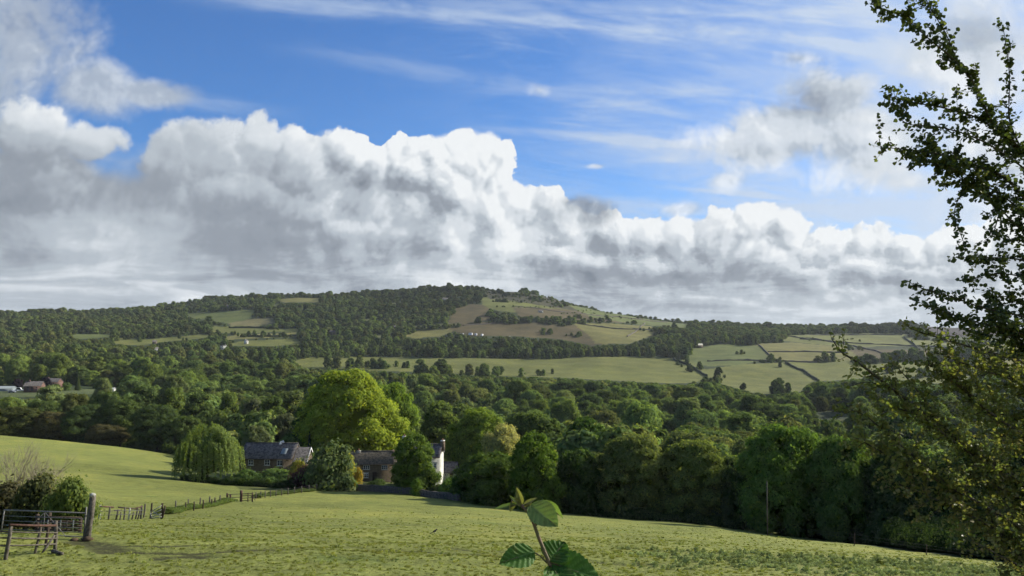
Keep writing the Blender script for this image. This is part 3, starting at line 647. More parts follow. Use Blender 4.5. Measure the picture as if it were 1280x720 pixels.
# colours (base reflectance)
DK, MD, LT, YL, OL, GY, BRN = (.075, .112, .042), (.098, .140, .046), (.125, .172, .048), (.18, .21, .04), (.118, .136, .050), (.13, .15, .085), (.115, .110, .052)
GAIN = 1.75
NEAR = [ # px, Y, top, width px, kind, colour, name, label, k
 (259, 150, 529, 76, 'willow', (.085, .115, .034), 'weeping_willow', 'large weeping willow with hanging yellow-green strands beside the left stone cottage', 0),
 (432, 182, 471, 122, 'big', (.135, .170, .026), 'lime_tree', 'tall domed yellow-green tree behind the gap between the stone cottages', 0),
 (487, 205, 466, 72, 'big', (.095, .140, .026), 'lime_tree', 'tall mid-green tree just behind the domed yellow-green one', 1),
 (390, 196, 492, 50, 'tall', DK, 'broadleaf_tree', 'dark tree on the shaded flank of the domed yellow-green tree', 0),
 (414, 139, 558, 56, 'bush', (.070, .095, .040), 'broadleaf_tree', 'bushy grey-green tree in the garden between the two stone cottages', 2),
 (517, 138, 543, 60, 'broad', (.060, .092, .020), 'broadleaf_tree', 'round garden tree screening the left half of the white house', 1),
 (598, 182, 500, 86, 'big', (.105, .145, .028), 'broadleaf_tree', 'broad light-green tree right of the white house chimney', 1),
 (548, 215, 503, 56, 'tall', LT, 'broadleaf_tree', 'loose green tree rising behind the white chimney of the white house', 1),
 (629, 152, 531, 62, 'broad', (.20, .20, .075), 'broadleaf_tree', 'pale yellow-green bushy tree with a rounded top', 0),
 (612, 128, 566, 84, 'broad', (.048, .076, .018), 'broadleaf_tree', 'low spreading mid-green tree below the pale yellow-green one', 2),
 (668, 122, 541, 70, 'broad', (.060, .096, .018), 'broadleaf_tree', 'dark tree with coarse lit leaves standing out at the field edge', 1),
 (666, 176, 516, 76, 'broad', MD, 'broadleaf_tree', 'mid-green tree behind the pale yellow-green bushy one', 1),
 (731, 150, 522, 74, 'broad', (.032, .058, .018), 'broadleaf_tree', 'dark round-topped tree left of the broad olive pair', 0),
 (722, 124, 560, 66, 'broad', (.032, .054, .018), 'broadleaf_tree', 'dark low tree below the round-topped dark one', 2),
 (796, 122, 531, 100, 'big', (.085, .105, .034), 'broadleaf_tree', 'wide olive tree with fine foliage, left of a pair', 1),
 (872, 119, 538, 96, 'big', (.095, .120, .034), 'broadleaf_tree', 'wide olive tree with sunlit flank, right of a pair', 1),
 (920, 116, 572, 60, 'broad', DK, 'broadleaf_tree', 'dark low tree tucked between the olive pair and the big dome', 0),
 (984, 106, 516, 118, 'big', (.068, .112, .026), 'oak_tree', 'huge dark dome-shaped tree with a bright green top beside the thin pole', 1),
 (1056, 101, 530, 96, 'big', (.062, .100, .026), 'oak_tree', 'big dark tree right of the huge dome, clear of the hawthorn', 1),
 (1128, 96, 536, 110, 'big', DK, 'oak_tree', 'shaded tree behind the tips of the hawthorn sprays', 1),
 (1210, 90, 548, 130, 'big', DK, 'oak_tree', 'shaded tree behind the dense middle of the hawthorn', 1),
 (1300, 86, 540, 120, 'big', DK, 'oak_tree', 'shaded tree at the right-hand end of the field edge', 1),
 (1390, 86, 530, 120, 'big', DK, 'oak_tree', 'shaded tree beyond the right-hand end of the field', 1),
 (318, 205, 532, 40, 'broad', (.085, .105, .052), 'broadleaf_tree', 'grey-green tree behind the left end of the cottage roof', 0),
 (354, 215, 517, 40, 'broad', GY, 'broadleaf_tree', 'greyish tree behind the chimney of the left cottage', 1),
 (360, 186, 545, 28, 'broad', (.085, .130, .050), 'broadleaf_tree', 'small pale green dome above the right end of the left cottage', 2),
 (386, 176, 540, 10, 'conifer', (.02, .035, .018), 'cypress', 'narrow dark cypress between the cottages', 0),
 (340, 250, 495, 44, 'tall', MD, 'broadleaf_tree', 'mid-green tree high behind the left cottage', 0),
]
for px, Y, top, w, kind, colr, nm, lab, k in NEAR:
    plant(px, Y, top, w, kind, colr, nm, lab, 'tree', None, k, sink=.0)
# dark tree line behind the brow of the left meadow
BELT = [(-30, 262, 506, 60, 'broad', BRN), (22, 262, 508, 52, 'broad', (.052, .062, .022)), (66, 264, 514, 46, 'broad', BRN), (108, 268, 500, 58, 'big', DK), (150, 272, 503, 62, 'big', MD), (130, 262, 530, 44, 'broad', BRN),
        (196, 262, 510, 60, 'big', DK), (228, 258, 520, 44, 'broad', MD), (178, 300, 481, 46, 'tall', (.06, .085, .03)), (215, 305, 486, 40, 'tall', LT), (247, 300, 490, 40, 'tall', MD), (285, 295, 492, 36, 'tall', LT), (262, 270, 512, 44, 'broad', MD),
        (50, 300, 494, 56, 'big', MD), (5, 305, 496, 56, 'broad', LT), (92, 310, 492, 52, 'broad', OL), (134, 305, 490, 50, 'broad', MD), (316, 300, 500, 40, 'tall', GY), (300, 262, 518, 40, 'broad', DK)]
BL = ['far-left brown-tinged tree', 'olive tree in the brown-tinged clump', 'brown-tinged tree just left of the meadow pole', 'dark dense tree right of the meadow pole', 'rounded mid-green tree', 'low reddish-brown hawthorn', 'dark dense tree in mid belt', 'leafy tree behind the white-topped pole',
      'tall grey-green tree rearing above the belt', 'tall light-green tree', 'tall slim mid-green tree', 'tall light-green tree nearest the cottage', 'squat mid-green tree behind the willow', 'broad mid-green tree below the farm clearing', 'light-green tree at far left below the clearing', 'olive tree below the two white sheds', 'mid-green tree right of the two white sheds', 'grey-green tree', 'dark tree']
BP = ['behind the brow of the left meadow', 'behind the left meadow', 'on the meadow brow', 'on the meadow brow', 'in the belt behind the left meadow', 'fronting the belt behind the left meadow', 'left of the willow', 'left of the willow', 'behind the left meadow', 'behind the willow, left of the slim one',
      'behind the willow', 'behind the willow', '', '', '', '', '', 'standing tall above the willow and cottage gap', 'right behind the willow and left cottage gable']
for i, ((px, Y, top, w, kind, colr), a, b2) in enumerate(zip(BELT, BL, BP)):
    plant(px, Y, top, w, kind, colr, 'broadleaf_tree', (a+' '+b2).strip(), 'tree', None, i)
# ------------------------------------------------------------------ the wood: candidates over the whole valley and hill
def candidates():
    r = np.random.default_rng(11); out = []
    for (y0, y1, sp_) in ((112, 330, 8.2), (330, 520, 9.2), (520, 900, 10.0), (900, 1400, 10.8), (1400, 2150, 13.0)):
        xs = np.arange(-1.0*y1, 1.0*y1, sp_); ys = np.arange(y0, y1, sp_)
        gx, gy = np.meshgrid(xs, ys); gx = gx.ravel()+r.uniform(-.42, .42, gx.size)*sp_; gy = gy.ravel()+r.uniform(-.42, .42, gy.size)*sp_
        k = (np.abs(gx) < gy*.86+30); gx, gy = gx[k], gy[k]; gz = height(gx, gy); _, opn, mead = paint(gx, gy, gz); px, py = project(gx, gy, gz)
        ok = ~opn
        # keep the gardens and cottages clear
        ok &= ~((px > 225) & (px < 640) & (gy < 206)) & ~((px <= 262) & (gy < 268)) & ~((px > 560) & (px < 640) & (gy < 150))
        ok &= ~((gy < 330) & (py < edge_left(px)+0) & (px < 270) & (gy < 264)) & (py < edge_left(px)-1.5)
        ok &= ~((px > -60) & (px < 175) & (gy > 470) & (gy < 590))                # farm clearing
        ok &= ~((px > 515) & (px < 562) & (gy > 300) & (gy < 470)); ok &= ~((px > 1010) & (px < 1072) & (gy > 330) & (gy < 520))
        gx, gy, gz, px, py = gx[ok], gy[ok], gz[ok], px[ok], py[ok]
        out.append(np.stack([gx, gy, gz, px, py, np.full(len(gx), sp_)], 1))
    # scattered trees, clumps and hedges standing in the far fields
    add = []
    def clump(px0, px1, py_, n, spread=1.2, sc=7.0):
        for i in range(n):
            p = hit(r.uniform(px0, px1), py_+r.normal(0, spread), 600)
            if p is not None: a, b_ = project(p.x, p.y, p.z); add.append((p.x, p.y, p.z, a, b_, sc))
    for a in ((408, 514, 460, 22, 1.0, 8), (520, 700, 469, 26, 1.5, 8), (612, 730, 403, 60, 1.2, 9), (720, 764, 402, 24, 1.2, 8), (660, 728, 399, 20, 1, 8), (694, 705, 408, 3, .5, 9), (676, 692, 417, 6, 1, 8), (705, 728, 420, 7, 1, 7),
              (480, 520, 416, 10, 1, 8), (545, 560, 411, 4, .6, 7), (592, 603, 404, 2, .5, 9), (640, 712, 376, 40, 1.0, 5), (612, 720, 371, 110, 3.2, 4.2), (604, 628, 366, 26, 1.2, 8), (628, 662, 369.5, 30, 1.3, 7.5), (662, 692, 374.5, 26, 1.3, 7), (690, 718, 380.5, 30, 1.3, 7.5), (720, 760, 389, 8, .6, 5), (640, 700, 378, 14, .6, 5), (620, 700, 384, 16, .5, 4), (700, 790, 392, 20, .6, 4), (606, 640, 377, 10, .5, 5), (560, 575, 408, 6, 1, 6), (950, 985, 452, 8, .6, 5), (1000, 1100, 425, 10, .8, 4), (700, 716, 378, 8, .6, 6), (780, 800, 404, 8, 1, 7), (800, 850, 412, 22, 1.5, 7),
              (846, 860, 456, 6, 1, 6), (860, 880, 462, 10, 1.4, 6), (1018, 1042, 452, 16, .8, 7), (1060, 1098, 453, 22, .8, 7), (1105, 1148, 449, 34, 1.6, 8), (1140, 1212, 450, 50, 1.6, 8), (1060, 1080, 437, 7, .8, 6), (920, 934, 443, 5, .5, 5),
              (1150, 1180, 470, 12, 1, 7), (1215, 1300, 446, 40, 2, 8), (878, 898, 481, 8, 1, 7), (968, 990, 492, 6, .8, 7), (1112, 1122, 461, 3, .5, 9), (1180, 1260, 470, 30, 3, 8),
              (264, 300, 419, 12, .7, 6), (300, 372, 421, 22, .6, 6), (240, 262, 402, 6, 1, 7), (330, 350, 411, 5, .6, 7), (150, 235, 425, 8, 1, 6), (380, 440, 447, 12, .7, 7), (700, 790, 380, 26, .8, 4.5), (760, 850, 398, 22, .8, 5)):
        clump(*a)
    ng = sum(len(q) for q in out); out.append(np.array(add)); return np.concatenate(out), ng
FARH = ((196, 441, 6, 5), (276, 437, 11, 5), (309, 430, 4, 4), (285, 386, 5, 3), (496, 413, 7, 4), (416, 419, 9, 4), (556, 376, 7, 3), (875, 435, 8, 4), (1246, 462, 14, 5), (193, 430, 5, 3))
KEEP = [([(-40, 482), (24, 482), (28, 476), (62, 477), (66, 488), (122, 488), (124, 484), (146, 484), (147, 491), (60, 492), (-40, 494)], 0, 495, 0)]
for a, b_, w, h in FARH: KEEP.append(([(a-w/2, b_-h-2), (a+w/2, b_-h-2), (a+w/2, b_-1), (a-w/2, b_-1)], 0, hit(a, b_, 330).y-2, 0))
CA, NGRID = candidates(); r = np.random.default_rng(21); n = len(CA)
broadn = _smooth_noise(CA[:, 0], CA[:, 1], 9, [(60, 1.0), (140, .8)])
TH_ = np.clip(CA[:, 5]*(.72+r.gamma(2.2, .24, n))*(1+.14*broadn), 4, 19)*np.interp(CA[:, 1], [600, 900, 1500], [1.0, .8, .66])
ridge = CA[:, 1] > 1640; TH_[ridge] *= np.clip(.8+.28*_smooth_noise(CA[:, 0], CA[:, 1], 19, [(45, .8), (110, .8)])[ridge], .55, 2.1)
W00 = TH_*np.where(CA[:, 1] > 1300, r.uniform(.95, 1.25, n), r.uniform(.78, 1.05, n)); TH_ = TH_*np.where(CA[:, 1] > 1300, r.uniform(.8, 1.1, n), r.uniform(.85, 1.4, n))
fr = np.ones(n); far_ = np.where(CA[:, 1] > 200)[0]
for t in (1.0, .75, .5, .28):
    pxx, pyy = project(CA[far_, 0], CA[far_, 1], CA[far_, 2]+TH_[far_]*t); hid = np.zeros(len(far_), bool)
    for poly, y0, y1, c in FIELDS+KEEP: hid |= inpoly(pxx, pyy, poly) & (CA[far_, 1] < y1)
    fr[far_[hid]] = t*.72
CLUMPED = np.arange(n) >= NGRID
fr[CLUMPED] = 1
TW_ = np.clip(W00*fr**.9, 3.5, 18); TH_ = TH_*fr; _unused = np.clip(TH_*r.uniform(.78, 1.1, n), 3.5, 20)
rear = (CA[:, 1] < 240) & (CA[:, 3] > 600); TH_[rear] = np.clip(TH_[rear], 8, 15)
order = np.argsort(CA[:, 1]); horizon = np.full(1700, 720.0); vis = np.zeros(n)
for (px, Y, top, w, *_r) in NEAR+BELT:
    a, b_ = int(px-w*.42)+200, int(px+w*.42)+200; a, b_ = max(a, 0), min(b_, 1700)
    horizon[a:b_] = np.minimum(horizon[a:b_], top+7)
horizon[:] = np.minimum(horizon, 1e9)
for i in order:
    x, y, z, px, py, s_ = CA[i]; _, pt = project(x, y, z+TH_[i]*.97); hw = TW_[i]/y*FPX*.5
    a, b_ = int(px-hw*.8)+200, int(px+hw*.8)+201
    if b_ < 1 or a > 1699: continue
    a, b_ = max(a, 0), min(b_, 1700); hs = horizon[a:b_]; d = np.clip(np.minimum(hs, py)-pt, 0, None); vis[i] = d.sum()
    q = max(1, (b_-a)//5); horizon[a+q:b_-q] = np.minimum(horizon[a+q:b_-q], pt+(py-pt)*.22)
inview = (CA[:, 3] > -20) & (CA[:, 3] < 1300)
score = np.where(inview, vis, 0)*np.where(CA[:, 3] > 1110, .25, 1.0)
NWOOD = 236
pick = np.argsort(-score)[:NWOOD]; ispick = np.zeros(n, bool); ispick[pick] = True
tintbase = [np.array(c) for c in (DK, MD, MD, (.10, .135, .046), OL, LT, (.074, .108, .042), (.110, .138, .056))]
def tint_of(i):
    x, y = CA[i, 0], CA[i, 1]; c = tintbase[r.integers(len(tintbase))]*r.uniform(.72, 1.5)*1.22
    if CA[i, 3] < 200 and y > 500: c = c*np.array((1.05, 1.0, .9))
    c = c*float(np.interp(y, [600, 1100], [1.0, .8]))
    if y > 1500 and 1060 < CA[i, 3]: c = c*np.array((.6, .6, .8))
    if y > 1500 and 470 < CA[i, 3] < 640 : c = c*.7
    return c
COLN = [(-60, 70, 'left of the meadow pole'), (70, 160, 'above the meadow pole'), (160, 240, 'between meadow pole and willow'), (240, 310, 'above the willow'), (310, 385, 'above the long cottage'), (385, 455, 'left of the domed yellow-green tree'),
        (455, 530, 'right of the domed yellow-green tree'), (530, 600, 'above the white house'), (600, 700, 'above the pale yellow-green tree'), (700, 780, 'above the dark round-topped tree'), (780, 860, 'above the left olive tree'), (860, 930, 'above the right olive tree'), (930, 1050, 'above the huge dome'), (1050, 1500, 'behind the hawthorn')]
ROWN = [(0, 300, 'low in the wood'), (300, 380, 'lower middle of the wood'), (380, 470, 'upper middle of the wood'), (470, 9999, 'high in the wood')]
def cname(c):
    c = np.array(c)
    return 'grey-olive' if c[0] > c[1]*.82 else ('pale green' if c[1] > .235 else ('fresh green' if c[1] > .195 else ('mid-green' if c[1] > .15 else 'dark green')))
for i in pick:
    x, y, z, px, py, s_ = CA[i]; kind = 'tall' if r.random() < .3 else 'broad'
    c = tint_of(i); k = int(r.integers(3)); W0, H0 = DIM[kind]; me = CROWN[kind][k % len(CROWN[kind])]
    ct = [t for a, b_, t in COLN if a <= px < b_][0]; rt = [t for a, b_, t in ROWN if a <= y < b_][0]
    size = ('tall narrow' if TH_[i] > 13 else 'small narrow') if kind == 'tall' else (('huge' if TW_[i] > 14.5 else ('large' if TW_[i] > 12 else ('medium' if TW_[i] > 9.5 else 'small')))+(' high-domed' if TH_[i] > TW_[i]*1.2 else ' low-domed')); lab = '%s %s tree %s, %s' % (size, cname(c), rt, ct)
    if (TW_[i]/y*FPX) > 26:
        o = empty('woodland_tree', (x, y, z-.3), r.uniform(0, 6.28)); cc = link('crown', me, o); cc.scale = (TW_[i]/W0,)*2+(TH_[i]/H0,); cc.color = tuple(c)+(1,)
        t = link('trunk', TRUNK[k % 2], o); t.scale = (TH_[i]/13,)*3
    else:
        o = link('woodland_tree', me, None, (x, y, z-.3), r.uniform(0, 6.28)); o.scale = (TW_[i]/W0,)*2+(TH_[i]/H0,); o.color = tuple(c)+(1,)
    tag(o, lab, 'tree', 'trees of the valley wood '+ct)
# everything else of the woods reads as one mass: points that carry low leafy crowns
rest = np.where(~ispick & (fr > .25) & ((vis > .3) | (CA[:, 1] < 700)))[0]
print('woods: candidates', n, 'picked', len(pick), 'mass', len(rest), 'score min', score[pick].min())
LOW = [crown_mesh('wood_crown', s, 12, 12, .6, nc, nl, .72, cr, ragged=.12, core=.70, far=True) for s, nc, nl, cr in ((61, 30, 4400, (.22, .34)), (62, 40, 4600, (.19, .30)), (63, 24, 4000, (.26, .38)))]
def instancer(name, pts, scales, rots, tints, meshes, idx, parentlabel=None, kind='stuff'):
    me = bpy.data.meshes.new(name); me.vertices.add(len(pts)); me.vertices.foreach_set('co', np.asarray(pts, np.float32).ravel())
    for nm, tp, dat in (('scl', 'FLOAT_VECTOR', scales), ('rot', 'FLOAT', rots), ('tint', 'FLOAT_COLOR', tints), ('idx', 'INT', idx)):
        a = me.attributes.new(nm, tp, 'POINT'); dat = np.asarray(dat); a.data.foreach_set({'FLOAT_VECTOR': 'vector', 'FLOAT_COLOR': 'color'}.get(tp, 'value'), dat.astype(np.int32 if tp == 'INT' else np.float32).ravel())
    o = bpy.data.objects.new(name, me); C.objects.link(o)
    g = bpy.data.node_groups.new(name, 'GeometryNodeTree'); g.interface.new_socket('Geometry', in_out='INPUT', socket_type='NodeSocketGeometry'); g.interface.new_socket('Geometry', in_out='OUTPUT', socket_type='NodeSocketGeometry')
    N = g.nodes; L = g.links; gi = N.new('NodeGroupInput'); go = N.new('NodeGroupOutput')
    join = N.new('GeometryNodeJoinGeometry')
    def attr(nm, t): a = N.new('GeometryNodeInputNamedAttribute'); a.data_type = t; a.inputs[0].default_value = nm; return a.outputs[0]
    for k, mh in enumerate(meshes):
        oi = N.new('GeometryNodeObjectInfo'); oi.inputs['Object'].default_value = mh
        ip = N.new('GeometryNodeInstanceOnPoints'); L.new(gi.outputs[0], ip.inputs['Points']); L.new(oi.outputs['Geometry'], ip.inputs['Instance'])
        cmpn = N.new('FunctionNodeCompare'); cmpn.data_type = 'INT'; cmpn.operation = 'EQUAL'; L.new(attr('idx', 'INT'), cmpn.inputs[2]); cmpn.inputs[3].default_value = k; L.new(cmpn.outputs[0], ip.inputs['Selection'])
        cx = N.new('ShaderNodeCombineXYZ'); L.new(attr('rot', 'FLOAT'), cx.inputs[2]); L.new(cx.outputs[0], ip.inputs['Rotation']); L.new(attr('scl', 'FLOAT_VECTOR'), ip.inputs['Scale'])
        L.new(ip.outputs[0], join.inputs[0])
    L.new(join.outputs[0], go.inputs[0]); mod = o.modifiers.new('scatter', 'NODES'); mod.node_group = g
    tag(o, kind=kind); return o
# three far lone trees carry the low crowns as real trees; the mass repeats them
lone = []
for (px, py, k, h_, lab) in ((898, 476, 0, 15, 'lone dark round tree in the middle of the right-hand hill field'), (929, 487, 1, 7, 'small dark tree below the lone round tree at the wood edge'), (975, 459, 2, 7, 'small tree at the crossing of walls in the right-hand hill fields')):
    p = hit(px, py, 500); o = link('field_tree', LOW[k], None, (p.x, p.y, p.z-.3), k*1.3); o.scale = (h_*.8/12,)*2+(h_/12,); o['tint'] = (.04, .065, .025); tag(o, lab, 'tree'); lone.append(o)
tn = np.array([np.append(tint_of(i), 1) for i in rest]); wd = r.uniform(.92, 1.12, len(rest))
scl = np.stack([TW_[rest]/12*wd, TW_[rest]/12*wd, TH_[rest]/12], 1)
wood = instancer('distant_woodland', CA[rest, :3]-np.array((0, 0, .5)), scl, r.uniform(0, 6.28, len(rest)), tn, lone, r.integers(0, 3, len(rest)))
tag(wood, 'dense mixed woodland covering the valley floor and the far hill', 'woodland')
# ------------------------------------------------------------------ materials for built things
simple('slate', (.150, .140, .135), .9, 1.9, .5, .8, (.060, .056, .058), .1); simple('stone_slate', (.17, .14, .10), .95, 2.4, .5, .8, (.06, .055, .042), .1)
simple('render_white', (.66, .66, .60), .9, 1.2, .3, .4); simple('paint_white', (.75, .75, .72), .6, 4, .1, .1); simple('brick', (.155, .095, .075), .9, 2, .3, .3)
simple('wood_old', (.14, .125, .10), .9, 11, .55, .9, (.055, .048, .038)); simple('wood_dark', (.075, .055, .04), .9, 14, .5, .8); simple('wood_red', (.105, .058, .042), .9, 10, .5, .6, (.06, .035, .028)); simple('lichen', (.42, .42, .36), .95, 18, .4, .8)
simple('steel', (.20, .195, .18), .65, 12, .35, .2, (.12, .11, .10), .4); simple('wire', (.10, .10, .095), .6, 9, .2, 0); simple('pot', (.35, .18, .11), .8, 8, .3, .2); simple('car_white', (.72, .73, .75), .35, 2, .05, 0, None, .5); simple('tyre', (.02, .02, .02), .9, 8, .1, 0); simple('car_grey', (.2, .22, .25), .35, 2, .05, 0, None, .5)
simple('twig_pale', (.30, .26, .19), .9, 5, .4, .3)
simple('hedge_dark', (.028, .042, .018), .95, .5, .4, .3)
simple('soil', (.10, .068, .042), .95, 6, .5, .8)
def stone_mat(name, c1, c2, mortar, sc):
    m, T_, b, o = mat(name, .95, .1); P_ = objc(T_); sep = T_.new('ShaderNodeSeparateXYZ'); T_.l.new(P_, sep.inputs[0])
    v = T_.new('ShaderNodeTexBrick'); T_.put(v.inputs['Vector'], T_.xyz(T_.add(sep.outputs[0], sep.outputs[1]), sep.outputs[2])); v.inputs['Color1'].default_value = c1+(1,); v.inputs['Color2'].default_value = c2+(1,); v.inputs['Mortar'].default_value = mortar+(1,)
    v.inputs['Scale'].default_value = sc; v.inputs['Mortar Size'].default_value = .03; v.inputs['Bias'].default_value = -.1; v.inputs['Brick Width'].default_value = .62; v.inputs['Row Height'].default_value = .26
    n = noise3(T_, P_, 2.2, 5, .7); c = T_.mix(T_.lin(n, .3, .7, 0, .6), v.outputs[0], (.07, .06, .045)); T_.put(b.inputs['Base Color'], c); bump(T_, b, T_.add(T_.mul(v.outputs['Fac'], -.6), n), .8, .03)
stone_mat('stone', (.24, .185, .125), (.15, .115, .085), (.10, .09, .07), 1.5); stone_mat('wall_stone', (.19, .17, .14), (.11, .10, .085), (.03, .03, .025), 2.2)
m, T_, b, o = mat('glass', .08, .6); b.inputs['Base Color'].default_value = (.02, .025, .03, 1)
m, T_, b, o = mat('greenhouse_glass', .3, .4); b.inputs['Base Color'].default_value = (.20, .23, .24, 1)
# ------------------------------------------------------------------ houses
def house(name, label, cx, Y, x0, x1, eave, ridge_up, depth, wallm, roofm, wins=(), chims=(), rz=0.0, door=None, verge=None, base=None, over=.25, skylight=None, parent=None):
    """front wall facing the camera at depth Y between pixel columns x0,x1; eave at pixel row `eave`"""
    g = on_ground(cx, Y); k = Y/FPX; gz = g.z if base is None else tan_el(base)*Y
    if parent is None: root = empty(name, (g.x, g.y, gz), rz); tag(root, label, 'house' if 'shed' not in name else 'shed')
    else: root = parent
    xa, xb = (x0-cx)*k, (x1-cx)*k; he = tan_el(eave)*Y-gz; hr = he+ridge_up; D_ = depth
    mb = MB(); b_ = -.8
    v = [(xa, 0, b_), (xb, 0, b_), (xb, 0, he), (xa, 0, he), (xa, D_, b_), (xb, D_, b_), (xb, D_, he), (xa, D_, he), (xa, D_/2, hr-.08), (xb, D_/2, hr-.08)]
    mb.raw(v, [(0, 1, 2, 3), (5, 4, 7, 6), (1, 5, 6, 9, 2)[:4], (4, 0, 3, 7)]); mb.raw([v[2], v[6], v[9]], [(0, 1, 2)]); mb.raw([v[3], v[7], v[8]], [(0, 2, 1)])
    mb.v[0] = np.array(v); mb.f4 = [[0, 1, 2, 3], [5, 4, 7, 6], [1, 5, 6, 2], [4, 0, 3, 7]]
    mb.build('walls', M[wallm], root)
    rb = MB(); t = .16; s_ = (hr-he)/(D_/2)
    for sgn in (0, 1):
        yo, ym = (-over, D_/2) if sgn == 0 else (D_+over, D_/2); zo = he-over*s_; n = 14
        xs = np.linspace(xa-.2, xb+.2, n+1); sag = [-.05*math.sin(PI*i/n)+.02*math.sin(i*2.1) for i in range(n+1)]
        vt = [(x, yo, zo+t+sg) for x, sg in zip(xs, sag)]+[(x, ym, hr+t+sg) for x, sg in zip(xs, sag)]+[(x, yo, zo) for x in xs]+[(x, ym, hr) for x in xs]
        m_ = n+1; f = []
        for i in range(n): f += [(i, i+1, m_+i+1, m_+i), (2*m_+i, 3*m_+i, 3*m_+i+1, 2*m_+i+1), (i, 2*m_+i, 2*m_+i+1, i+1)]
        f += [(0, m_, 3*m_, 2*m_), (n, 2*m_+n, 3*m_+n, m_+n)]
        rb.raw(vt, f)
    roof = rb.build('roof', M[roofm], root)
    rg = MB(); rg.tube([(xa-.2, D_/2, hr+t+.02), (xb+.2, D_/2, hr+t+.02)], .11, 6); rg.build('ridge_tiles', M['stone_slate' if roofm == 'stone_slate' else 'slate'], roof)
    gt = MB(); gt.tube([(xa-.15, -over-.05, he-over*s_+.02), (xb+.15, -over-.05, he-over*s_+.02)], .07, 6); gt.build('gutter', M['wood_dark'], root)
    for (px, pt, pb, w, nl) in wins:
        x = (px-cx)*k; zt, zb = tan_el(pt)*Y-gz, tan_el(pb)*Y-gz; w = w*k
        wf = MB(); f_ = .075
        wf.box(x-w/2, x+w/2, -.06, .02, zt-f_, zt); wf.box(x-w/2, x+w/2, -.06, .02, zb, zb+f_)
        for i in range(nl+1): xx = x-w/2+f_/2+(w-f_)*i/nl; wf.box(xx-f_/2, xx+f_/2, -.055, .018, zb+f_, zt-f_)
        wf.box(x-w/2+f_, x+w/2-f_, -.045, -.01, (zt+zb)/2-.02, (zt+zb)/2+.02)
        wo = wf.build('window', M['paint_white'], root); pn = MB(); pn.box(x-w/2+.03, x+w/2-.03, -.028, -.012, zb+.03, zt-.03); pn.build('pane', M['glass'], wo)
        sl = MB(); sl.box(x-w/2-.12, x+w/2+.12, -.14, .0, zb-.14, zb-.004); sl.build('sill', M['lichen'], wo); li = MB(); li.box(x-w/2-.15, x+w/2+.15, -.03, 0, zt+.004, zt+.2); li.build('lintel', M['lichen'], wo)
    for (px, pt, w, dd, yy, mt, pots) in chims:
        x = (px-cx)*k; zt = tan_el(pt)*(Y+yy)-gz; cb = MB(); w = w*k
        cb.box(x-w/2, x+w/2, yy-dd/2, yy+dd/2, hr-1.4, zt-.5); cb.box(x-w/2-.07, x+w/2+.07, yy-dd/2-.07, yy+dd/2+.07, zt-.5, zt-.38)
        ch = cb.build('chimney', M[mt], roof)
        for i in range(pots):
            xx = x+(i-(pots-1)/2)*.35; pb_ = MB(); pb_.tube([(xx, yy, zt-.38), (xx, yy, zt+.02)], [.13, .10], 8); pb_.build('chimney_pot', M['pot'], roof)
    if door:
        px, pt, pb, w = door; x = (px-cx)*k; zt, zb = tan_el(pt)*Y-gz, tan_el(pb)*Y-gz; db = MB(); db.box(x-w*k/2, x+w*k/2, -.05, .02, zb, zt); dd = db.build('door', M['wood_dark'], root)
        hb = MB(); hb.box(x+w*k/2-.18, x+w*k/2-.1, -.1, -.05, (zt+zb)/2-.05, (zt+zb)/2+.05); hb.build('handle', M['steel'], dd)
    if verge:
        vb = MB(); v0 = xb+.22 if verge == 'r' else xa-.22
        for yo, ym in ((-over, D_/2), (D_+over, D_/2)):
            zo = he-over*s_; vb.raw([(v0-.02, yo, zo-.1), (v0-.02, ym, hr-.1), (v0-.02, ym, hr+t+.05), (v0-.02, yo, zo+t+.05), (v0+.06, yo, zo-.1), (v0+.06, ym, hr-.1), (v0+.06, ym, hr+t+.05), (v0+.06, yo, zo+t+.05)], [(0, 1, 2, 3), (4, 7, 6, 5), (3, 2, 6, 7), (0, 4, 5, 1), (0, 3, 7, 4)])
        vb.build('bargeboard', M['paint_white'], root)
    if skylight:
        a, b2, c_, d_ = skylight; sk_ = MB(); xs0, xs1 = (a-cx)*k, (b2-cx)*k; y0, y1 = .9, 2.2; z0, z1 = he+y0*s_+t+.03, he+y1*s_+t+.03
        sk_.raw([(xs0, y0, z0), (xs1, y0, z0), (xs1, y1, z1), (xs0, y1, z1), (xs0, y0, z0-.12), (xs1, y0, z0-.12), (xs1, y1, z1-.12), (xs0, y1, z1-.12)], [(0, 1, 2, 3), (4, 5, 1, 0), (5, 6, 2, 1), (7, 4, 0, 3)]); sk_.build('skylight', M['greenhouse_glass'], roof)
    return root, (xa, xb, he, hr, gz)
h1, d1 = house('stone_cottage', 'long two-storey brown stone cottage with dark slate roof right of the willow', 333, 160, 299, 364, 573, 2.5, 7, 'stone', 'slate',
    [(313, 574.5, 581.5, 6.5, 2), (333.5, 574.5, 581.5, 6.5, 2), (349.5, 575, 582, 7, 2), (315.5, 590, 597, 6.5, 2), (350, 590, 597, 7, 2)],
    [(334, 554, 4.5, 1.0, 3.6, 'stone', 2), (363, 561, 3, .8, 3.5, 'lichen', 1), (305, 556, 4, .9, 3.5, 'stone', 1)], R_(-3), (334, 590, 602, 5), None, None, .25, (348, 355, 0, 0))
dp = MB(); dp.tube([(1.1, -.1, d1[2]-.1), (1.1, -.1, 0)], .05, 6); dp.build('drainpipe', M['wood_dark'], h1); dp = MB(); dp.tube([(3.3, -.1, d1[2]-.1), (3.3, -.1, 0)], .05, 6); dp.build('drainpipe', M['wood_dark'], h1)
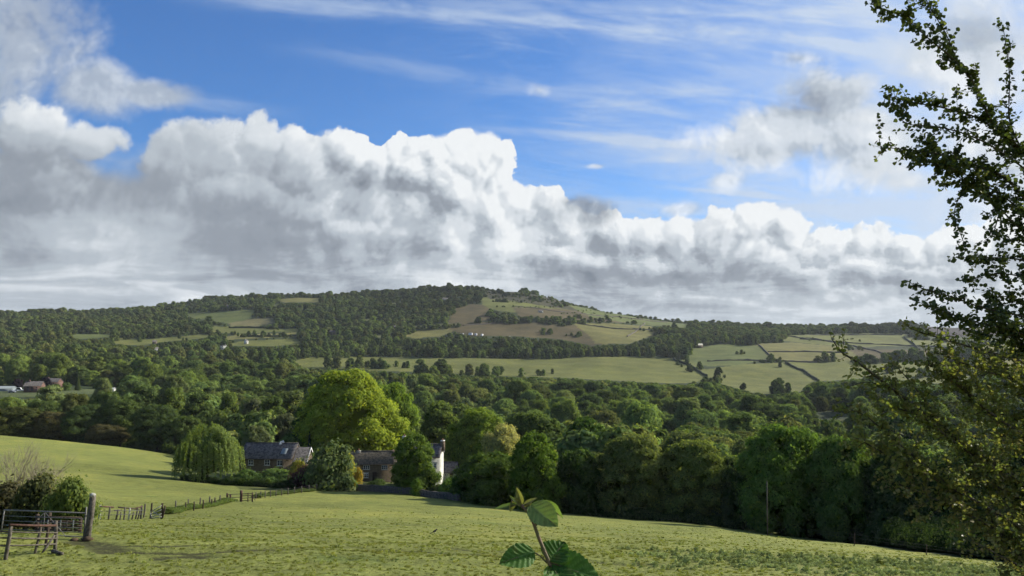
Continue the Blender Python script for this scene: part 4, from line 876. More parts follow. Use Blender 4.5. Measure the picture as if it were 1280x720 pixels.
# dormer gable behind the ridge and the lower right-hand wing
db = MB(); db.raw([(.9, 3.2, d1[3]-.9), (2.3, 3.2, d1[3]-.9), (1.6, 3.2, d1[3]+.55), (.9, 5.2, d1[3]-.9), (2.3, 5.2, d1[3]-.9), (1.6, 5.2, d1[3]+.55)], [(0, 1, 2), (3, 5, 4), (0, 2, 5, 3), (1, 4, 5, 2)]); db.build('dormer', M['render_white'], h1)
k = 160/FPX; wx0, wx1 = (364.4-333)*k, (381-333)*k; he2, hr2 = d1[2]-.7, d1[3]-.75
wb = MB(); wb.box(wx0, wx1, .6, 5.6, -.8, he2); wb.raw([(wx1, .6, he2), (wx1, 5.6, he2), (wx1, 3.1, hr2-.1)], [(0, 1, 2)]); wg = wb.build('side_wing', M['stone'], h1)
wr_ = MB(); s2 = (hr2-he2)/2.5
for yo in (.3, 5.9):
    zo = he2-.3*s2; wr_.raw([(wx0+.05, yo, zo), (wx1+.2, yo, zo), (wx1+.2, 3.1, hr2), (wx0+.05, 3.1, hr2), (wx0+.05, yo, zo+.16), (wx1+.2, yo, zo+.16), (wx1+.2, 3.1, hr2+.16), (wx0+.05, 3.1, hr2+.16)], [(0, 1, 2, 3), (4, 5, 6, 7), (0, 1, 5, 4), (1, 2, 6, 5), (0, 3, 7, 4)])
wr_.build('wing_roof', M['slate'], wg)
vb = MB()
for yo in (.3, 5.9):
    zo = he2-.3*s2; x_ = wx1+.21; vb.raw([(x_, yo, zo-.12), (x_, 3.1, hr2-.12), (x_, 3.1, hr2+.22), (x_, yo, zo+.22), (x_+.07, yo, zo-.12), (x_+.07, 3.1, hr2-.12), (x_+.07, 3.1, hr2+.22), (x_+.07, yo, zo+.22)], [(0, 1, 2, 3), (4, 7, 6, 5), (3, 2, 6, 7), (0, 3, 7, 4)])
vb.build('bargeboard', M['paint_white'], wg)
h2, d2 = house('stone_cottage', 'low stone cottage with mossy brown stone-slate roof behind the golden shrub', 461, 166, 431, 493, 580, 2.1, 6.5, 'stone', 'stone_slate',
    [(458, 581.5, 586.5, 8, 3), (457, 591.5, 597, 6.5, 3), (447, 582, 585.5, 4, 1), (480, 582, 587, 7, 3)], [(446, 561, 4.5, .9, 3.3, 'lichen', 1), (489, 562, 4, .9, 3.3, 'stone', 1)], R_(4), (468, 590, 602, 5))
h3, d3 = house('white_house', 'tall white-rendered house with two white-topped chimneys, half hidden by a round tree', 526, 158, 500, 548.5, 571, 2.0, 6.5, 'render_white', 'slate',
    [(541, 594, 602, 7, 3), (515, 578, 585, 6, 2), (515, 594, 601, 6, 2), (543.5, 579, 585, 4, 2)], [(550, 548, 4.2, 1.0, 3.2, 'render_white', 1), (501.5, 543, 4.0, 1.0, 3.2, 'render_white', 1)], R_(-3), (528, 590, 604, 5))
for px in (550, 501.5):   # grey stone lower half of each stack
    x = (px-526)*158/FPX; cb = MB(); cb.box(x-.42, x+.42, 2.62, 3.78, d3[3]-1.2, d3[3]+.75); cb.build('chimney_base', M['stone'], h3)
tb = MB(); x0_ = (536-526)*158/FPX
for i in range(4): tb.box(x0_+i*.45, x0_+i*.45+.05, -.5, -.45, 0, 3.4)
for i in range(5): tb.box(x0_-.05, x0_+1.45, -.52, -.50, .6+i*.65, .65+i*.65)
tb.build('trellis', M['wood_dark'], h3)
h4, d4 = house('garden_shed', 'low dark-roofed outbuilding just right of the white house', 560, 166, 552, 569, 590, 1.6, 4.5, 'lichen', 'slate', [(558, 592, 596, 4, 2)], (), R_(-6), (564, 592, 602, 4))
# ------------------------------------------------------------------ garden wall, shrubs, hedges
def strip(name, label, cat, pts, h, w, m_, wob=.06, step=.6, seed=0, cap=None):
    """free-standing wall along ground points"""
    r = np.random.default_rng(seed); P_ = []
    for a, b_ in zip(pts[:-1], pts[1:]):
        n = max(1, int((b_-a).length/step))
        for i in range(n): P_.append(a.lerp(b_, i/n))
    P_.append(pts[-1]); o0 = P_[0]; vs, fs = [], []
    for i, p in enumerate(P_):
        q = P_[min(i+1, len(P_)-1)]-P_[max(i-1, 0)]; nrm = Vector((-q.y, q.x, 0)).normalized()*w/2; z = hz(p.x, p.y); hh = h+r.normal(0, wob)
        for sx, zz in ((-1, -.4), (-.75, hh-.05), (-.4, hh), (.4, hh), (.75, hh-.05), (1, -.4)): vs.append((p.x+nrm.x*sx-o0.x, p.y+nrm.y*sx-o0.y, z+zz-o0.z))
    n = len(P_)
    for i in range(n-1):
        for j in range(5): fs.append((i*6+j, (i+1)*6+j, (i+1)*6+j+1, i*6+j+1))
    me = mesh_np(name, vs, [np.array(fs), np.array([(0, 1, 2, 3), (0, 3, 4, 5), ((n-1)*6+3, (n-1)*6+2, (n-1)*6+1, (n-1)*6), ((n-1)*6+5, (n-1)*6+4, (n-1)*6+3, (n-1)*6)])], M[m_]); o = link(name, me, None, o0); tag(o, label, cat); return o
strip('garden_wall', 'dry-stone garden wall between the near field and the white house garden', 'stone wall', [on_ground(446, 141), on_ground(480, 138), on_ground(530, 133), on_ground(575, 128)], 1.15, .5, 'wall_stone', .05)
def leafy(name, label, pts, w, h, colr, n_per=900, leaf=.16, seed=0, cat='hedge', ragged=.5):
    """hedge: leaf sprays round a dark inner ridge along ground points"""
    r = np.random.default_rng(seed); C_, N_ = [], []; o0 = pts[0]; mb = MB()
    for a, b_ in zip(pts[:-1], pts[1:]):
        L = (b_-a).length; n = int(L*n_per); t = r.uniform(0, 1, n); x = a.x+(b_.x-a.x)*t; y = a.y+(b_.y-a.y)*t; z = height(x, y); ph = x*.9+y*.4
        hh = h*(1+.22*np.sin(ph*1.3)+.15*np.sin(ph*3.1+1)); ww = w*(1+.2*np.sin(ph*1.7+2)); az = r.uniform(-.3, PI+.3, n); q = r.uniform(.7, 1.05, n)+r.exponential(.07, n)*ragged
        d = Vector((-(b_.y-a.y), b_.x-a.x)).normalized(); off = np.cos(az)*ww*.5*q; C_.append(np.stack([x+d.x*off-o0.x, y+d.y*off-o0.y, z+np.maximum(.03, hh*(.35+.65*np.sin(az)*q))-o0.z], 1))
        nn = np.stack([d.x*np.cos(az), d.y*np.cos(az), np.sin(az)+.2], 1)+rand_unit(r, n)*.6; N_.append(nn/np.linalg.norm(nn, axis=1, keepdims=True))
        m_ = max(2, int(L/1.0)); ps = [(a.x+(b_.x-a.x)*i/m_-o0.x, a.y+(b_.y-a.y)*i/m_-o0.y, hz(a.x+(b_.x-a.x)*i/m_, a.y+(b_.y-a.y)*i/m_)+h*.36-o0.z) for i in range(m_+1)]; mb.tube(ps, [min(w, h)*.36]*(m_+1), 7)
    C_ = np.concatenate(C_); N_ = np.concatenate(N_); V_, F_ = leaf_quads(C_, N_, leaf*r.uniform(.6, 1.3, len(C_)), r); cv = np.concatenate(mb.v)
    F3 = np.array(mb.f3)+len(V_); F4 = np.array(mb.f4)+len(V_); me = mesh_np(name, np.concatenate([V_, cv]), [F3, np.concatenate([F4, F_])], mats=[M['leaves'], M['inner']], midx=np.concatenate([np.ones(len(F3)+len(F4)), np.zeros(len(F_))]))
    o = link(name, me, None, o0); o.color = tuple(colr)+(1,); tag(o, label, cat); return o
def EG(px): return hit(px, float(edge_left(px))-.5)
leafy('hedge', 'low dark hedge in front of the long slate-roofed cottage', [on_ground(228, 148), on_ground(300, 143), on_ground(372, 141)], 1.6, 1.3, (.045, .07, .025), 260, .17, 1)
leafy('hedge', 'low dark shrub bank running right from the garden wall along the field edge', [on_ground(560, 132), on_ground(620, 126), on_ground(700, 122), on_ground(780, 119)], 2.2, 1.5, (.045, .075, .022), 260, .17, 2)
leafy('hedge', 'rough undergrowth at the foot of the wide olive trees', [on_ground(780, 117), on_ground(860, 114), on_ground(930, 110)], 2.0, 1.6, (.06, .085, .03), 240, .17, 3)
leafy('hedge', 'dark undergrowth below the huge dome-shaped tree', [EG(925), EG(1000), EG(1078)], 2.4, 1.9, (.04, .07, .022), 260, .16, 4)
leafy('hedge', 'dark undergrowth right of the tall pole, behind the hawthorn foot', [EG(1075), EG(1150), EG(1230), EG(1310)], 2.6, 2.3, (.042, .068, .024), 300, .15, 5)
leafy('hedge', 'weedy strip of long grass under the post and wire fence', [hit(205, 643), hit(235, 637), hit(270, 631), hit(290, 627)], 1.2, .42, (.085, .12, .035), 260, .12, 6, 'grass strip')
leafy('hedge', 'weedy strip of long grass from the far field gate to the gardens', [hit(320, 623), hit(350, 618), hit(392, 614)], 1.2, .5, (.08, .11, .035), 200, .12, 7, 'grass strip')
SHR = [(339, 150, 588, 46, (.075, .115, .035), 'leafy hedge bush growing against the middle of the long cottage'), (306, 149, 588, 28, (.062, .10, .03), 'rounded bush between the willow and the cottage wall'),
 (372, 150, 577, 20, (.15, .15, .03), 'yellow-green shrub at the right end of the long cottage'), (383, 142, 584, 34, (.05, .028, .03), 'dark purple-leaved shrub below the yellow-green one'), (356, 144, 594, 22, (.06, .095, .03), 'small green bush left of the purple shrub'),
 (434, 152, 570, 18, (.22, .20, .035), 'tall golden-yellow shrub at the left end of the low cottage'), (446.5, 150, 586, 12, (.26, .15, .03), 'small clipped orange-gold ball shrub in the cottage garden'), (431, 142, 590, 14, (.16, .19, .17), 'pale blue-grey spiky plant in front of the golden shrub'),
 (521, 134, 599, 18, (.09, .14, .03), 'bright green bush on the garden wall below the white house'), (538, 136, 602, 16, (.035, .055, .022), 'small dark bush at the foot of the white wall'), (560, 134, 599, 22, (.09, .15, .03), 'bright green bush right of the white house'), (548, 135, 606, 12, (.11, .13, .05), 'pale low bush right of the small dark one'),
 (580, 131, 594, 36, (.045, .08, .022), 'dark green bush at the corner of the gardens'), (404, 150, 590, 26, (.045, .06, .025), 'dark bush under the grey-green garden tree'), (472, 146, 600, 20, (.05, .075, .025), 'low bush on the lawn edge before the low cottage'), (418, 141, 602, 22, (.055, .08, .028), 'low bush behind the field edge, left of the garden wall'), (292, 146, 598, 24, (.055, .085, .028), 'low bush at the willow foot')]
for i, (px, Y, top, w, c, lab) in enumerate(SHR): plant(px, Y, top, w, 'bush', c, 'shrub', lab, 'shrub', None, i)
plant(88, 29.5, 602, 50, 'bush', (.075, .10, .03), 'shrub', 'light-green shrub behind the metal gate, next to the big gatepost', 'shrub', None, 0)
plant(54, 31, 597, 54, 'bush', (.055, .062, .028), 'shrub', 'brown-green bramble mound behind the metal gate', 'shrub', None, 1)
plant(8, 32, 607, 60, 'bush', (.045, .044, .024), 'shrub', 'dark brownish scrub at the left edge behind the gate', 'shrub', None, 2)
def bare_shrub():
    r = random.Random(9); root = empty('bare_shrub', on_ground(18, 34)); tag(root, 'leafless pale-twigged shrub standing above the brown scrub at left', 'shrub'); mb = MB()
    def grow(p, d, L, rad, lev):
        q = p+d*L; mb.tube([p, p+d*L*.5+Vector((r.uniform(-.04, .04),)*3), q], [rad, rad*.8, rad*.6], 4)
        if lev: 
            for _ in range(3): grow(q-d*L*r.uniform(0, .4), (d+Vector((r.uniform(-.6, .6), r.uniform(-.6, .6), r.uniform(-.1, .5)))).normalized(), L*r.uniform(.6, .85), rad*.6, lev-1)
    for i in range(9): grow(Vector((r.uniform(-.3, .3), r.uniform(-.2, .2), -.1)), Vector((r.uniform(-.75, .75), r.uniform(-.5, .5), 1)).normalized(), r.uniform(1.1, 1.5), .030, 4)
    mb.build('branches', M['twig_pale'], root)
bare_shrub()
# ------------------------------------------------------------------ gates, posts and fences
def post(px0, py0, px1, py1, Y, wpx, m_, name, label, group=None, parent=None, n=7, dY=0.0):
    """a post whose top and foot are seen at two pixels, at depth Y"""
    a = ray(px0, py0, Y+dY); b_ = ray(px1, py1, Y); d = (b_-a).normalized(); b_ = b_+d*.25; o0 = Vector((b_.x, b_.y, b_.z)); mb = MB(); w = wpx/FPX*Y/2
    mb.tube([a-o0, a.lerp(b_, .33)-o0+Vector((w*.15, 0, 0)), a.lerp(b_, .7)-o0-Vector((w*.12, 0, 0)), b_-o0], [w*.92, w, w*.97, w*1.05], n); mb.rough(w*.05, int(px0*7)); o = mb.build(name, M[m_], parent)
    o.location = o0
    if parent is None: tag(o, label, 'post', group)
    return o
def Ypx(px, py): p = hit(px, py); return p.y
GY_ = Ypx(110, 673)
gp = post(116, 619, 109.5, 672, GY_, 7.6, 'wood_old', 'gatepost', 'thick weathered leaning gatepost with a pale lichen top beside the metal gate')
cpb = MB(); a = ray(116, 618.4, GY_); cpb.tube([a+Vector((-.01, 0, -.06)), a+Vector((0, 0, .02)), a+Vector((0.01, 0, .045))], [.105, .098, .05], 7); c_ = cpb.build('lichen_cap', M['lichen'], gp); c_.location = -gp.location
mb = MB(); a = on_ground(111, GY_-.25)
iv, if_ = ICO1; mb.raw(iv*np.array((.24, .18, .07))+np.array(a+Vector((-.05, 0, .02))), [tuple(f) for f in if_]); mb.raw(iv*np.array((.16, .14, .07))+np.array(a+Vector((-.42, -.1, .0))), [tuple(f) for f in if_]); mb.rough(.015, 4); tag(mb.build('soil_heap', M['soil']), 'small heap of bare reddish soil at the foot of the big gatepost', 'soil heap')
def metal_gate():
    root = empty('field_gate', on_ground(56, GY_)); tag(root, 'galvanised metal five-bar field gate hung between the shrubs and the big gatepost', 'gate'); O = root.location
    Yl, Yr = GY_+1.2, GY_+.05
    def P_(px, py): t = (px-5)/103; return ray(px, py, Yl+(Yr-Yl)*t)-O
    fr = MB(); fr.tube([P_(6, 637.5), P_(108, 641.5)], .024, 7); fr.tube([P_(5.5, 637), P_(1, 668)], .022, 7); fr.tube([P_(108, 634), P_(104.5, 672)], .024, 7); fr.tube([P_(1.5, 667), P_(105, 671)], .02, 7); fr.build('frame', M['steel'], root, True)
    for i, t in enumerate((.24, .44, .62, .8)):
        b_ = MB(); b_.tube([P_(5.5-4.5*t, 637.5+30*t), P_(108-3.4*t, 641.5+30*t)], .013, 6); b_.build('bar', M['steel'], root, True)
    for (a0, a1) in (((56, 639.5), (54, 669.5)), ((30, 666), (56, 640)), ((82, 670), (56, 640))):
        b_ = MB(); b_.tube([P_(*a0), P_(*a1)], .011, 5); b_.build('brace', M['steel'], root, True)
    for py in (645, 667):
        b_ = MB(); b_.tube([P_(105, py), P_(111.5, py-.5)], .02, 6); b_.build('hinge', M['wood_dark'], root)
metal_gate()
def hurdle():
    Y = GY_+1.6; root = empty('wooden_hurdle', on_ground(74, Y)); tag(root, 'dark old slatted wooden hurdle leaning behind the metal gate', 'hurdle'); O = root.location
    for px, a, b_ in ((47, 643, 674), (62, 641, 676), (101, 648, 674)):
        m_ = MB(); m_.tube([ray(px, a, Y)-O, ray(px-1.5, b_, Y)-O], .065, 6); m_.rough(.006, px); m_.build('upright', M['wood_dark'], root)
    for i in range(5):
        m_ = MB(); y = 646+i*5.2; m_.box(0, 1, 0, 1, 0, 1) if False else m_.tube([ray(46, y, Y-.08)-O, ray(102, y+1.2, Y-.08)-O], .034, 4); m_.build('rail', M['wood_dark'], root)
    for i in range(6):
        m_ = MB(); x = 52+i*8; m_.tube([ray(x, 650, Y-.13)-O, ray(x-1, 664, Y-.13)-O], .026, 4); m_.build('slat', M['lichen' if i % 2 else 'wood_old'], root)
hurdle()
def rail_fence():
    root = empty('rail_fence', hit(44, 692)); tag(root, 'short weathered post-and-rail fence with leaning posts nearest the camera', 'fence'); O = root.location; Y = Ypx(44, 692)
    Yl = Ypx(8, 700); Yr = Ypx(69, 688)
    for (x0, y0, x1, y1, w, yy, mt) in ((14, 656, 7, 700, 4.6, Yl, 'wood_old'), (51.5, 657, 44, 691, 3.4, Y, 'wood_old'), (60.5, 655, 57.5, 680, 3.6, Yr+.6, 'wood_dark'), (70, 651, 69, 687, 4.2, Yr, 'wood_old'), (-6, 664, -8, 706, 4.4, Yl-.3, 'wood_old')):
        o = post(x0, y0, x1, y1, yy, w, mt, 'post', None, None, root); o.location -= O
    def rail(x0, y0, Ya, x1, y1, Yb, rad, mt='wood_old'):
        m_ = MB(); a, b_ = ray(x0, y0, Ya)-O, ray(x1, y1, Yb)-O; m_.tube([a, a.lerp(b_, .5)+Vector((0, 0, -.012)), b_], rad, 6); m_.rough(.003, int(x0*3+y0)); m_.build('rail', M[mt], root)
    rail(12, 656, Yl-.08, 70, 657, Yr-.08, .034, 'wood_red'); rail(-8, 664, Yl-.3, 72, 666, Yr-.07, .022); rail(-8, 672, Yl-.3, 72, 673, Yr-.07, .022); rail(-9, 682, Yl-.3, 70, 680, Yr-.07, .024)
    m_ = MB(); m_.tube([ray(68.5, 669, Yr-.12)-O, ray(51, 694, Yr-.55)-O], .035, 6); m_.build('brace', M['wood_old'], root)
    m_ = MB(); m_.tube([on_ground(66, Yr-.4)+Vector((0, 0, .05))-O, on_ground(78, Yr-.7)+Vector((0, 0, .05))-O], [.06, .045], 7); lg = m_.build('log', M['wood_old']); lg.location = O; tag(lg, 'short fallen log on the grass by the post-and-rail fence', 'log')
rail_fence()
def pens():
    root = empty('pen_fence', hit(150, 650)); tag(root, 'row of pale uneven stakes and broken rails, the old pen fence right of the gatepost', 'fence'); O = root.location
    L = [(125, 632, 650, 2.8), (136.5, 634, 650, 2.2), (146, 637, 650, 2.2), (156, 634, 650, 2.0), (161.5, 635, 649.5, 2.0), (170.5, 635, 649, 2.0), (177, 632, 648.5, 2.4), (180.7, 630, 647, 2.2), (117.5, 640, 650, 1.8), (151, 640, 650, 1.6), (166, 640, 649.5, 1.8), (173.5, 637, 649, 1.8)]
    for i, (x, a, b_, w) in enumerate(L):
        Y = Ypx(x, b_); dx = (i % 3-1)*.8; o = post(x+1+dx, a, x-1, b_, Y, w, 'wood_old' if i % 4 else 'lichen', 'stake', None, None, root, 6); o.location -= O
    def rl(x0, y0, x1, y1, by, mt, rad=.04):
        a, b_ = ray(x0, y0, Ypx(x0, by)-.08)-O, ray(x1, y1, Ypx(x1, by-.8)-.08)-O; m_ = MB(); m_.tube([a, b_], rad, 5); m_.build('rail', M[mt], root)
    rl(126, 633, 142, 634, 650, 'wood_red', .05); rl(148, 634, 173, 636.5, 649.5, 'wood_dark', .05); rl(143, 638, 150, 637.5, 650, 'wood_old'); rl(124, 644, 180, 642.5, 650, 'wire', .018); rl(124, 639, 180, 638, 650, 'wire', .018); rl(170, 635, 178, 633, 649.5, 'wood_red')
pens()
def pale_hurdle():
    root = empty('white_hurdle', hit(195, 648.5)); tag(root, 'small pale sloping-barred hurdle at the right end of the old pen fence', 'hurdle'); O = root.location; Y = root.location.y
    for (x0, a, x1, b_, mt, w) in ((190, 629, 188, 648.5, 'wood_dark', 2.4), (203, 629, 202, 647.5, 'wood_dark', 2.4), (206.5, 632, 203.5, 646, 'wood_dark', 2.2)):
        o = post(x0, a, x1, b_, Y, w, mt, 'post', None, None, root, 6); o.location -= O
    for (x0, a, x1, b_) in ((188, 640, 202, 632), (188, 643.5, 202, 637), (188, 646.5, 202, 642), (189, 648, 202, 646), (188, 641, 190, 648), (191, 639, 202, 646.5)):
        m_ = MB(); m_.tube([ray(x0, a, Y-.12)-O, ray(x1, b_, Y-.12)-O], .035, 5); m_.build('bar', M['lichen'], root)
pale_hurdle()
FP = [(219.5, 626, 642), (232, 628, 639), (235.2, 624, 636), (242.5, 627, 638.5), (250.2, 622, 634), (254, 625, 636), (262, 620.5, 633), (264.5, 624, 634), (275, 619, 630.5), (268.5, 622, 633)]
wires = []
for i, (x, a, b_) in enumerate(FP):
    Y = Ypx(x, b_); post(x+.3, a, x-.3, b_, Y, 1.7, 'wood_dark' if i % 2 else 'wood_old', 'fence_post', 'thin leaning fence post in the weedy strip between the pale hurdle and the far gate', 'posts of the wire fence', None, 6)
    wires.append((x, a, b_, Y))
def wire_run(L, label, n=3):
    root = empty('fence_wires', ray(L[0][0], L[0][2], L[0][3])); tag(root, label, 'wire'); O = root.location
    for k in range(n):
        m_ = MB(); m_.tube([ray(x, a+(b_-a)*(.12+.27*k), Y)-O for x, a, b_, Y in L], .0045, 4); m_.build('wire', M['wire'], root)
wire_run(sorted(wires), 'slack wires strung between the thin posts above the weedy strip')
def far_gate():
    Y = Ypx(301, 627); root = empty('wooden_gate', hit(308, 626)); tag(root, 'small dark-red wooden field gate at the far end of the post and wire fence', 'gate'); O = root.location
    for (x, a, b_, w, mt) in ((301.5, 613, 627.5, 3.4, 'wood_red'), (315.5, 615.5, 625.5, 1.8, 'wood_dark'), (310, 616, 626, 1.2, 'wood_dark'), (284, 616.5, 626, 2.6, 'wood_red'), (288, 618, 628, 2.2, 'wood_red')):
        o = post(x, a, x, b_, Y, w, mt, 'post', None, None, root, 6); o.location -= O
    for y in (617, 619.5, 622.3, 625): 
        m_ = MB(); m_.tube([ray(301.5, y+.4, Y-.05)-O, ray(315.5, y, Y-.05)-O], .05, 5); m_.build('bar', M['wood_old' if y > 622 else 'wood_dark'], root)
    for y in (617.5, 621.5): 
        m_ = MB(); m_.tube([ray(284, y+.6, Y)-O, ray(301, y, Y)-O], .035, 5); m_.build('rail', M['wood_old'], root)
    m_ = MB(); m_.tube([ray(315.5, 620, Y)-O, ray(319, 625.5, Y)-O], .04, 5); m_.build('brace', M['wood_old'], root)
far_gate()
w2 = []
for i, x in enumerate((320, 326, 331.5, 338, 345, 352, 360, 368, 377, 386, 396)):
    b_ = 623.5-(x-320)*.13; Y = Ypx(x, b_); a = b_-8.5; post(x, a, x, b_, Y, 1.3, 'wood_old', 'fence_post', 'thin pale fence post in the row between the dark-red gate and the gardens', 'posts of the garden-side fence', None, 5); w2.append((x, a, b_, Y))
wire_run(w2, 'wires of the pale-posted fence that meets the gardens')
w3 = []
for i, (x, a, b_) in enumerate(((693.5, 614, 637.5), (850, 640, 651), (897, 646, 656.5), (943, 650, 662.5), (993, 659, 671), (1068, 666, 682), (1158, 680, 694), (1245, 692, 705))):
    Y = Ypx(x, b_); post(x, a, x, b_, Y, 1.1, 'wood_dark', 'fence_post', 'slim dark fence post standing in front of the dark trees at the field edge', 'posts along the wood edge', None, 5)
    if i: w3.append((x, a, b_, Y))
wire_run(w3, 'wires of the fence along the foot of the dark wood', 2)
def pole(px, py0, py1, label, arm=True, w=1.7, Y=None):
    Y = Y or Ypx(px, py1); o0 = ray(px, py1, Y); root = empty('telegraph_pole', o0); tag(root, label, 'pole'); hgt = ray(px, py0, Y).z-o0.z; r0 = w/FPX*Y/2
    mb = MB(); mb.tube([(0, 0, -.6), (0, 0, hgt*.5), (.05, 0, hgt)], [r0*1.1, r0, r0*.75], 8); mb.build('pole', M['wood_old'], root)
    if arm:
        mb = MB(); mb.box(-1.1, 1.1, -.07, .07, hgt*.93, hgt*.93+.14); mb.build('crossarm', M['lichen'], root)
        for x in (-.95, -.35, .35, .95):
            mb = MB(); mb.tube([(x, 0, hgt*.93+.14), (x, 0, hgt*.93+.36)], [.07, .05], 6); mb.build('insulator', M['paint_white'], root)
pole(79, 518, 549, 'telegraph pole with a crossarm on the brow of the left meadow')
pole(238, 546.5, 566, 'telegraph pole with white crossarm just left of the willow', True, 1.7, 214)
pole(959.5, 602, 669.5, 'tall bare thin pole in front of the huge dome-shaped tree', False, 1.5)
# ------------------------------------------------------------------ far farm, houses, cars
def small_house(px, py, wpx, hpx, wallm, roofm, label, rz=0, Y=None, n_win=2, name='house', roofpx=None):
    p = hit(px, py, 330) if Y is None else on_ground(px, Y); Y = p.y; k = Y/FPX; root = empty(name, p, rz); tag(root, label, 'house' if name != 'shed' else 'shed'); w, h = wpx*k, hpx*k; d = min(w, 8)*.8; rh = (roofpx*k if roofpx else min(w, d)*.38)
    mb = MB(); mb.box(-w/2, w/2, 0, d, -1.5, h); mb.raw([(-w/2, 0, h), (-w/2, d, h), (-w/2, d/2, h+rh)], [(0, 1, 2)]); mb.raw([(w/2, 0, h), (w/2, d, h), (w/2, d/2, h+rh)], [(0, 2, 1)]); mb.build('walls', M[wallm], root)
    rb = MB()
    for yo in (-.3, d+.3):
        s_ = rh/(d/2); rb.raw([(-w/2-.2, yo, h-.3*s_), (w/2+.2, yo, h-.3*s_), (w/2+.2, d/2, h+rh), (-w/2-.2, d/2, h+rh), (-w/2-.2, yo, h-.3*s_+.2), (w/2+.2, yo, h-.3*s_+.2), (w/2+.2, d/2, h+rh+.2), (-w/2-.2, d/2, h+rh+.2)], [(0, 1, 2, 3), (4, 5, 6, 7), (0, 1, 5, 4), (1, 2, 6, 5), (0, 3, 7, 4)])
    rf = rb.build('roof', M[roofm], root)
    if name != 'shed':
        cb = MB(); cb.box(-w*.3-.4, -w*.3+.4, d/2-.4, d/2+.4, h+rh-.3, h+rh+1.1); cb.build('chimney', M[wallm], rf)
        for i in range(n_win):
            for zz in ((.25, .5), (.62, .85)):
                x = -w/2+w*(i+1)/(n_win+1); mb = MB(); mb.box(x-.5, x+.5, -.05, .02, h*zz[0], h*zz[1]); mb.build('window', M['glass'], root)
    return root
small_house(40, 490.5, 20, 8, 'brick', 'slate', 'red-brick farmhouse in the clearing at far left', R_(8), None, 3, 'house', 5)
small_house(62, 481, 20, 6, 'brick', 'slate', 'long dark-roofed barn behind the red-brick farmhouse', R_(-5), 560, 3, 'house', 4)
small_house(4, 487, 20, 3, 'greenhouse_glass', 'greenhouse_glass', 'pale glass and metal shed at the far-left picture edge', R_(4), 505, 0, 'shed', 2.5)
small_house(130, 489, 4, 2, 'render_white', 'paint_white', 'left one of two tiny white sheds in the far-left clearing', R_(10), None, 0, 'shed', 1.5)
small_house(141, 489, 3.4, 2.6, 'render_white', 'paint_white', 'right one of two tiny white sheds in the far-left clearing', R_(-10), None, 0, 'shed', 1.5)
for (px, py, w, h, wm, rm, lab, a) in ((196, 441, 6, 5, 'render_white', 'slate', 'small white gabled house among trees on the left slope', 60), (276, 437, 11, 5, 'render_white', 'slate', 'wide white house below the striped fields on the left slope', 5),
    (309, 430, 4, 4, 'render_white', 'slate', 'tiny white house right of the wide white one', 70), (285, 386, 5, 3, 'lichen', 'slate', 'tiny pale house near the skyline on the left shoulder', 10), (496, 413, 7, 4, 'stone', 'slate', 'grey stone house in trees left of the brown fields', 15), (416, 419, 9, 4, 'stone', 'slate', 'dark stone farmhouse among trees below the hill top', -10),
    (556, 376, 7, 2.5, 'lichen', 'slate', 'low pale cottage under the hilltop wood', 0), (875, 435, 8, 3.5, 'stone', 'lichen', 'pale-roofed barn at the edge of the right-hand fields', 10), (1246, 462, 14, 5, 'stone', 'lichen', 'pale farmhouse glimpsed through the hawthorn', -8), (676, 391, 6, 2.2, 'lichen', 'slate', 'small pale barn by the walls above the plantation', 0),
    (193, 430, 5, 3, 'stone', 'slate', 'small dark house on the left slope above the white gabled one', 20)):
    small_house(px, py, w, h, wm, rm, lab, R_(a))
for i, (px, py, w, h) in enumerate(((577, 419.5, 4.0, 2.0), (588, 419, 5.0, 2.2), (595, 419.5, 3.0, 2.0), (603, 420, 2.4, 1.8), (581, 421.5, 2.6, 1.6), (638, 423, 3.0, 2.0))):
    lab = ['leftmost white caravan below the brown field', 'largest white caravan below the brown field', 'white caravan right of the largest one', 'rightmost white caravan in the close row', 'low white caravan in front of the row', 'lone white caravan well right of the row below the brown field'][i]
    p = hit(px, py, 600); k = p.y/FPX; root = empty('caravan', p, R_(i*25-40)); tag(root, lab, 'caravan', 'caravans below the brown field'); w_, h_ = w*k, h*k+.8
    mb = MB(); mb.raw([(-w_/2, 0, .4), (w_/2, 0, .4), (w_/2*.92, 0, h_), (-w_/2*.92, 0, h_), (-w_/2, 2.3, .4), (w_/2, 2.3, .4), (w_/2*.92, 2.3, h_), (-w_/2*.92, 2.3, h_)], [(0, 1, 2, 3), (5, 4, 7, 6), (1, 5, 6, 2), (4, 0, 3, 7), (3, 2, 6, 7)]); mb.build('body', M['car_white'], root)
    mb = MB(); mb.box(-w_*.3, w_*.3, -.03, .01, h_*.5, h_*.75); mb.build('window', M['glass'], root)
    for sx in (-.3, .3): mb = MB(); mb.tube([(w_*sx, -.05, .3), (w_*sx, .2, .3)], .32, 10); mb.build('wheel', M['tyre'], root)
